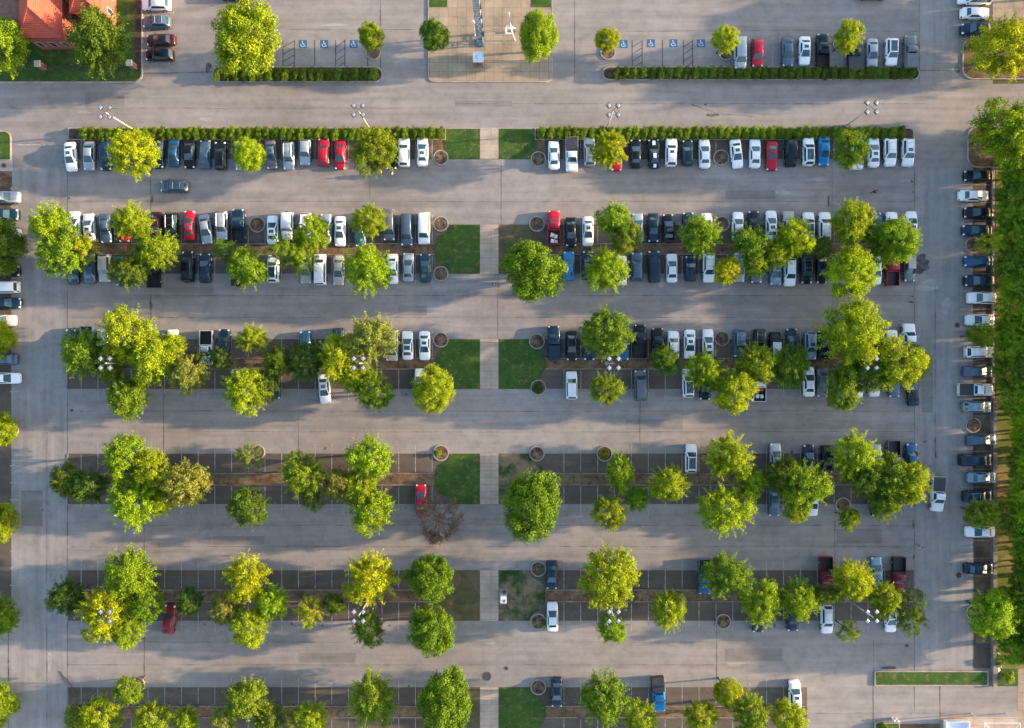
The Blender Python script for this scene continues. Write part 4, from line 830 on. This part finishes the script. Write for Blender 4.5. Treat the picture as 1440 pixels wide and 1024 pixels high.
for s in LONE:
    q, lab = s.split('|'); build_car(parse(q), lab, None)
# loads lying in the two open pickup beds
def load(x, y, z, w_, l_, h_, m, nm, lab, cat, g=None):
    b = MB().box(-w_ / 2, -l_ / 2, 0, w_ / 2, l_ / 2, h_, 0, w_ * .07, l_ * .07); b.box(-w_ / 2 - .015, -l_ / 2 - .015, h_ * .8, w_ / 2 + .015, l_ / 2 + .015, h_ * .9, 0, .004, .004)
    o = b.build(nm, m, None, False, (wx(x, .8), wy(y, .8), z)); o.rotation_euler = (0, 0, rc.uniform(-.5, .5)); tag(o, lab, cat, g)
M['orange'] = plain('orange_plastic', (.55, .12, .04), .5); M['sack'] = plain('grey_sack', (.42, .40, .38), .9, vary=.3, scale=6)
load(1065, 549, .58, .55, .5, .42, 'orange', 'storage_box', 'orange storage box at left in the loaded white pickup bed', 'box')
load(1071, 548, .58, .5, .45, .36, 'orange', 'storage_box', 'orange storage box at right in the loaded white pickup bed', 'box')
load(1065, 557, .58, .5, .6, .4, 'whitepanel', 'storage_box', 'white box at rear left in the loaded white pickup bed', 'box')
load(1071, 557.5, .58, .45, .55, .45, 'whitepanel', 'storage_box', 'white box at rear right in the loaded white pickup bed', 'box')
load(776.5, 331, .58, .6, .7, .4, 'sack', 'cargo_sack', 'pale sack at front left in the red pickup bed', 'sack')
load(781.5, 333, .58, .55, .6, .45, 'sack', 'cargo_sack', 'pale sack at front right in the red pickup bed', 'sack')
load(777, 339, .58, .55, .6, .35, 'whitepanel', 'cargo_sack', 'white bundle at rear left in the red pickup bed', 'sack')
load(782, 340, .58, .5, .5, .45, 'sack', 'cargo_sack', 'pale sack at rear right in the red pickup bed', 'sack')

# ------------------------------------------------------------------ lamp posts
LH = 9.0
heads = MB(); heads.box(-.36, -.36, 0, .36, .36, .14, 1, .05, .05); heads.box(-.24, -.24, .141, .24, .24, .20, 0, .08, .08)
hm = mesh('lamp_head', heads.v, heads.f, ['fixture', 'fixdark']); hm.polygons.foreach_set('material_index', heads.mi)
pole_me = mesh('pole', *(lambda b: (b.v, b.f))(MB().tube((0, 0, .4), (0, 0, LH), .12, .075, 12)), 'pole', True)
base_me = mesh('concrete_base', *(lambda b: (b.v, b.f))(MB().tube((0, 0, 0), (0, 0, .75), .30, .30, 16)), 'kerb')
arm_b = MB()
for t in (45, 135): c_, s_ = math.cos(R(t)) * .95, math.sin(R(t)) * .95; arm_b.tube((-c_, -s_, LH - .02), (c_, s_, LH - .02), .04, n=8)
arm_me = mesh('cross_arm', arm_b.v, arm_b.f, 'fixdark')
for yi, (y, rn) in enumerate(((155, 'long hedge'), (511, 'third block'), (867, 'fifth block'))):
    for xi, (x, cn) in enumerate(((148, 'far left'), (504, 'left of walkway'), (863, 'right of walkway'), (1226, 'far right'))):
        xx, yy = x, y + (-4 if (yi, xi) == (0, 3) else 3 if (yi, xi) == (0, 0) else 0)
        t_ = root('lamp_post', (wx(xx, LH), wy(yy, LH), 0), 'tall four-headed lamp post of the %s, the one %s' % (rn, cn), 'lamp post', 'four-headed lamp posts')
        link('concrete_base', base_me, t_); link('pole', pole_me, t_); link('cross_arm', arm_me, t_)
        for q in (45, 135, 225, 315):
            h_ = link('lamp_head', hm, t_, (math.cos(R(q)) * .98, math.sin(R(q)) * .98, LH - .05), R(q))

# ------------------------------------------------------------------ bare tree
b = MB(); rb_ = random.Random(4)
def branch(p, d, l, r, dep):
    q = p + d * l; b.tube(p, q, max(r, .026), max(r * .62, .02), 5 if r > .05 else 3, caps=False)
    if dep == 0: return
    for _ in range(3):
        nd = (d + Vector((rb_.gauss(0, .34), rb_.gauss(0, .34), rb_.gauss(.0, .2)))).normalized(); branch(q if rb_.random() < .6 else p.lerp(q, .7), nd, l * rb_.uniform(.6, .85), r * .58, dep - 1)
p0 = Vector((0, 0, 0)); 
for i in range(17):
    t = 6.283 * i * .382 + rb_.uniform(-.15, .15); branch(Vector((0, 0, 1.7 + .09 * i)), Vector((math.cos(t), math.sin(t), .2 + .35 * (i % 3))).normalized(), 1.3, .095, 5)
X, Y = wx(615, 4), wy(733, 4)
t_ = root('bare_tree', (X, Y, 0), 'bare brown leafless tree beside the red sedan', 'tree')
b.build('branches', 'barebark', t_)
MB().tube((0, 0, 0), (0, 0, 3.1), .2, .12, 10).build('trunk', 'barebark', t_)

# ------------------------------------------------------------------ plaza furniture
# lattice mast
HM = 20.0; t_ = root('lattice_mast', (wx(675.5), wy(61), .14), 'tall blue lattice mast rising past the top edge of plaza', 'mast')
b = MB(); q = .42
for sx in (-q, q):
    for sy in (-q, q): b.tube((sx, sy, 0), (sx, sy, HM), .06, n=6)
n = 26
for i in range(n):
    z0, z1 = HM * i / n, HM * (i + 1) / n
    for a_, c_ in (((-q, -q), (q, -q)), ((q, -q), (q, q)), ((q, q), (-q, q)), ((-q, q), (-q, -q))):
        p_, r_ = (a_, c_) if i % 2 else (c_, a_); b.tube((*p_, z0), (*r_, z1), .035, n=5); b.tube((*a_, z1), (*c_, z1), .03, n=5)
b.build('lattice_frame', 'steelblue', t_)
MB().box(-.62, -.62, -.1, .62, .62, .22).build('base', 'steelblue', t_)
MB().tube((.46, 0, .2), (.46, 0, HM), .03, n=8).build('conduit', 'whitemetal', t_)
b = MB()
for i in range(6): b.box(.44, -.3, 3 + i * 3.0, .72, .3, 3.7 + i * 3.0, 0, .05, .05)
b.build('antenna_panels', 'fixdark', t_)
# globe light
t_ = root('globe_light', (wx(668), wy(50), .14), 'short white pole light with round head left of the mast', 'lamp')
MB().tube((0, 0, 0), (0, 0, 4.4), .07, .05, 10).build('pole', 'whitemetal', t_)
b = MB()
for i in range(6):
    a0, a1 = R(-90 + 30 * i), R(-60 + 30 * i); b.tube((0, 0, 4.5 + .22 * math.sin(a0)), (0, 0, 4.5 + .22 * math.sin(a1)), max(.01, .36 * math.cos(a0)), max(.01, .36 * math.cos(a1)), 16, caps=False)
b.build('globe', 'whitemetal', t_, True)
MB().tube((0, 0, 0), (0, 0, .12), .17, .15, 12).build('base', 'whitemetal', t_)
# kiosk
t_ = root('kiosk', (wx(673.5), wy(96), .14), 'small white square roofed kiosk near front of the plaza', 'kiosk')
MB().box(-.82, -.1, 2.45, .82, 1.5, 2.60, 0, .05, .05).build('roof', 'whitepanel', t_)
b = MB(); b.ring([(.82, -.1), (.82, 1.5), (-.82, 1.5), (-.82, -.1)], [(.72, 0), (.72, 1.4), (-.72, 1.4), (-.72, 0)], 2.40, 2.68); b.build('roof_rim', 'whitemetal', t_)
b = MB()
for k in range(8):
    a0, a1 = R(60 + 30 * k), R(90 + 30 * k); b.tube((-.1 + .28 * math.cos(a0), .7 + .28 * math.sin(a0), 2.61), (-.1 + .28 * math.cos(a1), .7 + .28 * math.sin(a1), 2.61), .05, n=5)
b.build('roof_marking', 'bluemark', t_)
for sx in (-.65, .65):
    for sy in (.05, 1.35): MB().tube((sx, sy, 0), (sx, sy, 2.42), .07, n=8).build('leg', 'brownroof', t_)
MB().box(-.45, .3, .1, .45, 1.1, 1.0).build('counter', 'brownroof', t_)
# spire
t_ = root('white_spire', (wx(716), wy(49), .14), 'slender white spire sculpture on four flared legs beside oval tree', 'sculpture')
b = MB()
for sx in (-1, 1):
    for sy in (-1, 1):
        prev = None
        for i in range(13):
            k = i / 12; z = 7.4 * k; rr = .06 + .95 * (1 - k) ** 3.2; p = (sx * rr, sy * rr, z)
            if prev: b.tube(prev, p, .055, .055, 6)
            prev = p
for z in (1.3, 2.6, 4.2):
    k = z / 7.4; rr = .06 + .95 * (1 - k) ** 3.2
    for a_, c_ in (((-rr, -rr), (rr, -rr)), ((rr, -rr), (rr, rr)), ((rr, rr), (-rr, rr)), ((-rr, rr), (-rr, -rr))): b.tube((*a_, z), (*c_, z), .05, n=6)
b.build('legs', 'whitemetal', t_); MB().ring([(.5, -.5), (.5, .5), (-.5, .5), (-.5, -.5)], [(.3, -.3), (.3, .3), (-.3, .3), (-.3, -.3)], 1.24, 1.3).build('platform', 'whitemetal', t_)
t_ = root('plaza_seat', (wx(722), wy(45), .14), 'small blue-grey seat under the white spire', 'seat')
MB().box(-.35, -.2, .4, .35, .2, .48).build('seat', 'steelblue', t_)
for sx in (-.28, .28): MB().box(sx - .03, -.16, 0, sx + .03, .16, .4).build('leg', 'fixdark', t_)

# ------------------------------------------------------------------ ticket machine on lawn
t_ = root('utility_cabinet', (wx(707.5), wy(838), .06), 'white utility cabinet with dark hatch on fifth block lawn', 'cabinet')
MB().box(-.62, -.95, 0, .62, 1.1, .06).build('pad', 'kerb', t_); MB().box(-.42, -.85, .06, .58, .45, 1.5, 0, .03, .03).build('body', 'whitemetal', t_)
MB().box(0, -.55, 1.502, .38, -.15, 1.54).build('hatch', 'steelblue', t_); MB().box(-.3, -.78, 1.502, .5, -.70, 1.53).build('vent', 'fixdark', t_)
MB().box(.0, .55, .06, .45, .95, .8, 0, .03, .03).build('meter_box', 'fixdark', t_)

# ------------------------------------------------------------------ red roofed building
bd = root('red_roofed_building', (wx(85), wy(0), 0), 'brick building with bright red hip roof at top left corner', 'building')
ox, oy = bd.location.x, bd.location.y
def bw(x, y): return (wx(x) - ox, wy(y) - oy)
def wing(x0, y0, x1, y1, eave, ridge, rm_, hip=True, hipn=False):
    X0, Y1 = bw(x0, y0); X1, Y0 = bw(x1, y1)
    MB().box(X0, Y0, .1, X1, Y1, eave - .01).build('wall', 'brick', bd)
    o = .35; cx = (X0 + X1) / 2; hw = (X1 - X0) / 2 + o
    V = [(X0 - o, Y0 - o, eave), (X1 + o, Y0 - o, eave), (X1 + o, Y1 + o, eave), (X0 - o, Y1 + o, eave), (cx, Y0 - o + hw, ridge), (cx, Y1 + o, ridge)]
    rf_ = MB().add(V, [(0, 1, 4), (1, 2, 5, 4), (2, 3, 5), (3, 0, 4, 5), (3, 2, 1, 0)]).build('roof', rm_, bd)
    cap = MB()
    for p_, q_ in ((0, 4), (1, 4), (4, 5)): cap.tube(V[p_], V[q_], .09, n=6)
    for p_, q_ in ((0, 1), (1, 2), (3, 0)): cap.tube(V[p_], V[q_], .07, n=6)
    cap.build('ridge_cap', rm_, rf_)
    nwin = max(2, int((X1 - X0) / 1.6))
    for i in range(nwin):
        xx = X0 + (X1 - X0) * (i + .5) / nwin
        f_ = MB().box(xx - .5, Y0 - .05, 1.2, xx + .5, Y0 - .003, 2.9).build('window', 'stone', bd); MB().box(xx - .4, Y0 - .06, 1.3, xx + .4, Y0 - .052, 2.8).build('pane', 'glass', f_)
    for i in range(4):
        yy = Y0 + 1.5 + i * 2.6
        f_ = MB().box(X1 + .003, yy - .5, 1.2, X1 + .05, yy + .5, 2.9).build('window', 'stone', bd); MB().box(X1 + .052, yy - .4, 1.3, X1 + .06, yy + .4, 2.8).build('pane', 'glass', f_)
    return X0, Y0, X1, Y1
wing(60, -150, 112, 70, 5.3, 8.3, 'roof'); wing(128, -150, 164, 38, 5.3, 7.6, 'roof'); 
X0, Y1 = bw(-150, -150); X1, Y0 = bw(60, 44)
MB().box(X0, Y0, .1, X1 - .02, Y1, 4.4).build('wall', 'brick', bd); MB().box(X0 - .2, Y0 - .3, 4.402, X1 - .03, Y1, 4.7).build('roof', 'brownroof', bd)
X0, Y1 = bw(112, -150); X1, Y0 = bw(128, 20)
MB().box(X0 + .02, Y0, .1, X1 - .02, Y1, 4.0).build('wall', 'brick', bd); MB().box(X0 + .37, Y0 - .2, 4.002, X1 - .4, Y1, 4.15).build('roof', 'roof', bd)
b = MB().tube((bw(70, 20)[0], bw(70, 20)[1], 6.3), (bw(70, 20)[0], bw(70, 20)[1], 7.6), .12, n=8).build('vent_pipe', 'whitemetal', bd)
MB().box(bw(116, 12)[0], bw(116, 14)[1], 4.2, bw(122, 12)[0], bw(116, 6)[1], 5.0).build('roof_unit', 'stone', bd)
for x, y, lab in ((63, 96, 'brick gate pillar with pale stone cap below the building, left one'), (190, 95, 'brick gate pillar with pale cap at right corner of lawn')):
    t_ = root('gate_pillar', (wx(x), wy(y), .11), lab, 'pillar', 'brick pillars on the lawn')
    MB().box(-.4, -.4, 0, .4, .4, 1.75).build('shaft', 'tanbrick', t_); MB().box(-.5, -.5, 1.752, .5, .5, 1.95, 0, .06, .06).build('cap', 'stone', t_)
t_ = root('iron_fence', (wx(66), wy(97), .11), 'dark low iron fence between the two brick pillars', 'fence')
Lf = wx(187) - wx(66); MB().box(0, -.03, .9, Lf, .03, .97).build('top_rail', 'fixdark', t_); MB().box(0, -.03, .15, Lf, .03, .2).build('bottom_rail', 'fixdark', t_)
b = MB()
for i in range(int(Lf / .16)): b.box(i * .16, -.012, .05, i * .16 + .024, .012, 1.1)
b.build('pickets', 'fixdark', t_)

# ------------------------------------------------------------------ bottom right structures
t_ = root('white_canopy_frame', (wx(1366), wy(1003), 0), 'white tubular canopy frame cut by the bottom right corner', 'canopy')
b = MB()
pts = [(0, 0), ((1415 - 1366) / S, 0), ((1415 - 1366) / S, -6), (0, -6)]
for i, (u, v) in enumerate(pts): MB().tube((u, v, 0), (u, v, 3.3), .07, n=8).build('post', 'whitemetal', t_)
for p_, q_ in ((0, 1), (1, 2), (2, 3), (3, 0), (0, 2), (1, 3)): b.tube((*pts[p_], 3.3), (*pts[q_], 3.3), .045, n=8)
b.build('roof_frame', 'whitemetal', t_)
t_ = root('open_trailer', (wx(1341), wy(1030), .01), 'white-sided open box trailer cut by the bottom edge', 'trailer')
MB().box(-1.9, -2.3, .5, 1.9, 2.2, .6).build('floor', 'whitepanel', t_)
b = MB(); 
for a_ in ((-1.95, -2.3, -1.85, 2.3), (1.85, -2.3, 1.95, 2.3), (-1.85, 2.2, 1.85, 2.3), (-1.85, -2.35, 1.85, -2.25)): b.box(a_[0], a_[1], .5, a_[2], a_[3], 1.2)
b.build('side_walls', 'whitemetal', t_)
for sx in (-1.75, 1.75):
    for sy in (-.6, .4): MB().tube((sx - .1, sy, .36), (sx + .1, sy, .36), .36, n=16).build('wheel', 'tyre', t_)
for x, y, lab in ((1254, 1010, 'white bollard left one of two at bottom right kerb'), (1259.5, 1011, 'white bollard right one of two at bottom right kerb')):
    t_ = root('bollard', (wx(x), wy(y), 0), lab, 'bollard', 'white bollards'); MB().tube((0, 0, 0), (0, 0, .9), .16, .16, 12).build('post', 'whitemetal', t_); MB().tube((0, 0, .9), (0, 0, .98), .17, .08, 12).build('cap', 'whitemetal', t_)
for i in range(7):
    x, y = 1404 + rc.uniform(-3, 5), 900 + i * 7; b = MB(); rr = rc.uniform(.25, .5)
    bm_ = bmesh.new(); bmesh.ops.create_icosphere(bm_, subdivisions=2, radius=rr)
    for v_ in bm_.verts: v_.co *= rc.uniform(.82, 1.15); v_.co.z *= .6
    me = bpy.data.meshes.new('boulder'); bm_.to_mesh(me); bm_.free(); me.materials.append(M['stone'])
    tag(link('boulder', me, None, (wx(x), wy(y), .2)), 'pale rough rock behind the lower end of the retaining wall', 'rock', 'rocks behind the retaining wall')
# fallen branch beside the bottom block
b = MB(); rb2 = random.Random(8); P = Vector((wx(86), wy(944), .06))
for i in range(9):
    q = P + Vector((.28 + rb2.uniform(-.1, .1), -.42 + rb2.uniform(-.1, .1), rb2.uniform(0, .03))); b.tube(P, q, .05, .045, 6)
    for _ in range(3): b.tube(q, q + Vector((rb2.uniform(-.6, .6), rb2.uniform(-.5, .5), .1)), .025, .01, 5)
    P = q
tag(b.build('fallen_branch', 'bark'), 'dry brown fallen branch at the left end of bottom block', 'branch')

# ------------------------------------------------------------------ people
def skin_mesh(name, pts, edges, rad, m, parent, rootv=0):
    me = bpy.data.meshes.new(name); me.from_pydata(pts, edges, []); o = link(name, me, parent)
    sk = o.modifiers.new('skin', 'SKIN'); sk.use_smooth_shade = True; sk.use_x_symmetry = False
    for i, r_ in enumerate(rad): me.skin_vertices[0].data[i].radius = (r_, r_) if not isinstance(r_, tuple) else r_
    for i in range(len(rad)): me.skin_vertices[0].data[i].use_root = (i == rootv)
    su = o.modifiers.new('sub', 'SUBSURF'); su.levels = 1; su.render_levels = 1
    me.materials.append(m); return o
def person(x, y, rz, shirt, trousers, label, step=.28):
    t_ = root('person', (wx(x, .8), wy(y, .8), 0.012), label, 'person', None, rz)
    J = [(0, 0, .95), (0, .0, 1.15), (0, .01, 1.38), (0, .02, 1.50), (0, .03, 1.58), (0, .03, 1.68),   # pelvis..head
         (.19, 0, 1.41), (.25, -.06, 1.14), (.26, .10, .92), (-.19, 0, 1.41), (-.25, .06, 1.14), (-.26, .20, .95),
         (.09, 0, .90), (.10, step * .5, .50), (.10, step * .55, .09), (.10, step * .55 + .15, .04), (-.09, 0, .90), (-.10, -step * .3, .50), (-.10, -step * .95, .12), (-.10, -step * .95 + .14, .05)]
    E = [(0, 1), (1, 2), (2, 3), (3, 4), (4, 5), (2, 6), (6, 7), (7, 8), (2, 9), (9, 10), (10, 11), (0, 12), (12, 13), (13, 14), (14, 15), (0, 16), (16, 17), (17, 18), (18, 19)]
    rad = [.13, .12, .14, .06, .085, .095, .055, .04, .028, .055, .04, .028, .085, .055, .038, .035, .085, .055, .038, .035]
    body = skin_mesh('body', J, E, rad, M['skin'], t_)
    for bi, sx in ((8, 1), (11, -1)):          # hands: palm, four fingers, thumb
        h0 = Vector(J[bi]); b = MB()
        b.tube(h0, h0 + Vector((0, .01, -.09)), .028, .034, 8)
        for f in range(4):
            s0 = h0 + Vector((0, -.024 + .018 * f, -.085)); k0 = s0 + Vector((-.006 * sx, .004, -.035 - .004 * (f % 2))); b.tube(s0, k0, .009, .008, 6); b.tube(k0, k0 + Vector((-.016 * sx, .004, -.03)), .008, .006, 6)
        b.tube(h0 + Vector((0, .026, -.03)), h0 + Vector((-.01 * sx, .055, -.075)), .010, .008, 6)
        b.build('hand', 'skin', body, True)
    sh = skin_mesh('shirt', [J[i] for i in (0, 1, 2, 6, 7, 9, 10)], [(0, 1), (1, 2), (2, 3), (3, 4), (2, 5), (5, 6)], [.15, .145, .165, .075, .06, .075, .06], M['cloth'], t_); sh.color = shirt + (1,)
    tr = skin_mesh('trousers', [(0, 0, .97)] + [J[i] for i in (12, 13, 14, 16, 17, 18)], [(0, 1), (1, 2), (2, 3), (0, 4), (4, 5), (5, 6)], [.15, .105, .075, .058, .105, .075, .058], M['cloth'], t_); tr.color = trousers + (1,)
    bm_ = bmesh.new(); bmesh.ops.create_icosphere(bm_, subdivisions=2, radius=.112)
    for v_ in bm_.verts: v_.co.z = max(v_.co.z, -.03 - .06 * (v_.co.y < -.02)); v_.co.y -= .012
    me = bpy.data.meshes.new('hair'); bm_.to_mesh(me); bm_.free(); me.materials.append(M['hair']); link('hair', me, t_, (0, .03, 1.70))
    b = MB(); b.tube((0, .12, 1.655), (0, .145, 1.635), .012, .016, 6)
    for sx in (-1, 1): b.tube((sx * .095, .03, 1.62), (sx * .11, .03, 1.69), .014, .016, 6)
    b.build('face', 'skin', body)
    b = MB()
    for sx in (-1, 1): b.tube((sx * .035, .118, 1.672), (sx * .035, .128, 1.672), .012, n=6)
    b.tube((-.025, .118, 1.61), (.025, .118, 1.61), .006, n=5); b.build('eyes_and_mouth', 'hair', body)
person(536.5, 243, R(100), (.45, .40, .36), (.03, .02, .02), 'person in pale top walking under the feathery tree, left of two')
person(552, 244.5, R(80), (.60, .58, .56), (.10, .10, .10), 'person in white top walking, right of two near black sedan')
person(694.5, 399, R(120), (.75, .76, .78), (.05, .05, .06), 'person in bright white shirt in aisle left of round tree')
person(702, 402, R(110), (.35, .34, .34), (.12, .12, .14), 'person in grey clothes beside the white-shirted one, aisle')
person(1293, 768, R(60), (.65, .64, .66), (.25, .20, .17), 'person in white shirt walking alone in the right lane')
person(1229, 270, R(-70), (.05, .06, .06), (.03, .04, .05), 'person in dark clothes walking in aisle below hedge block')
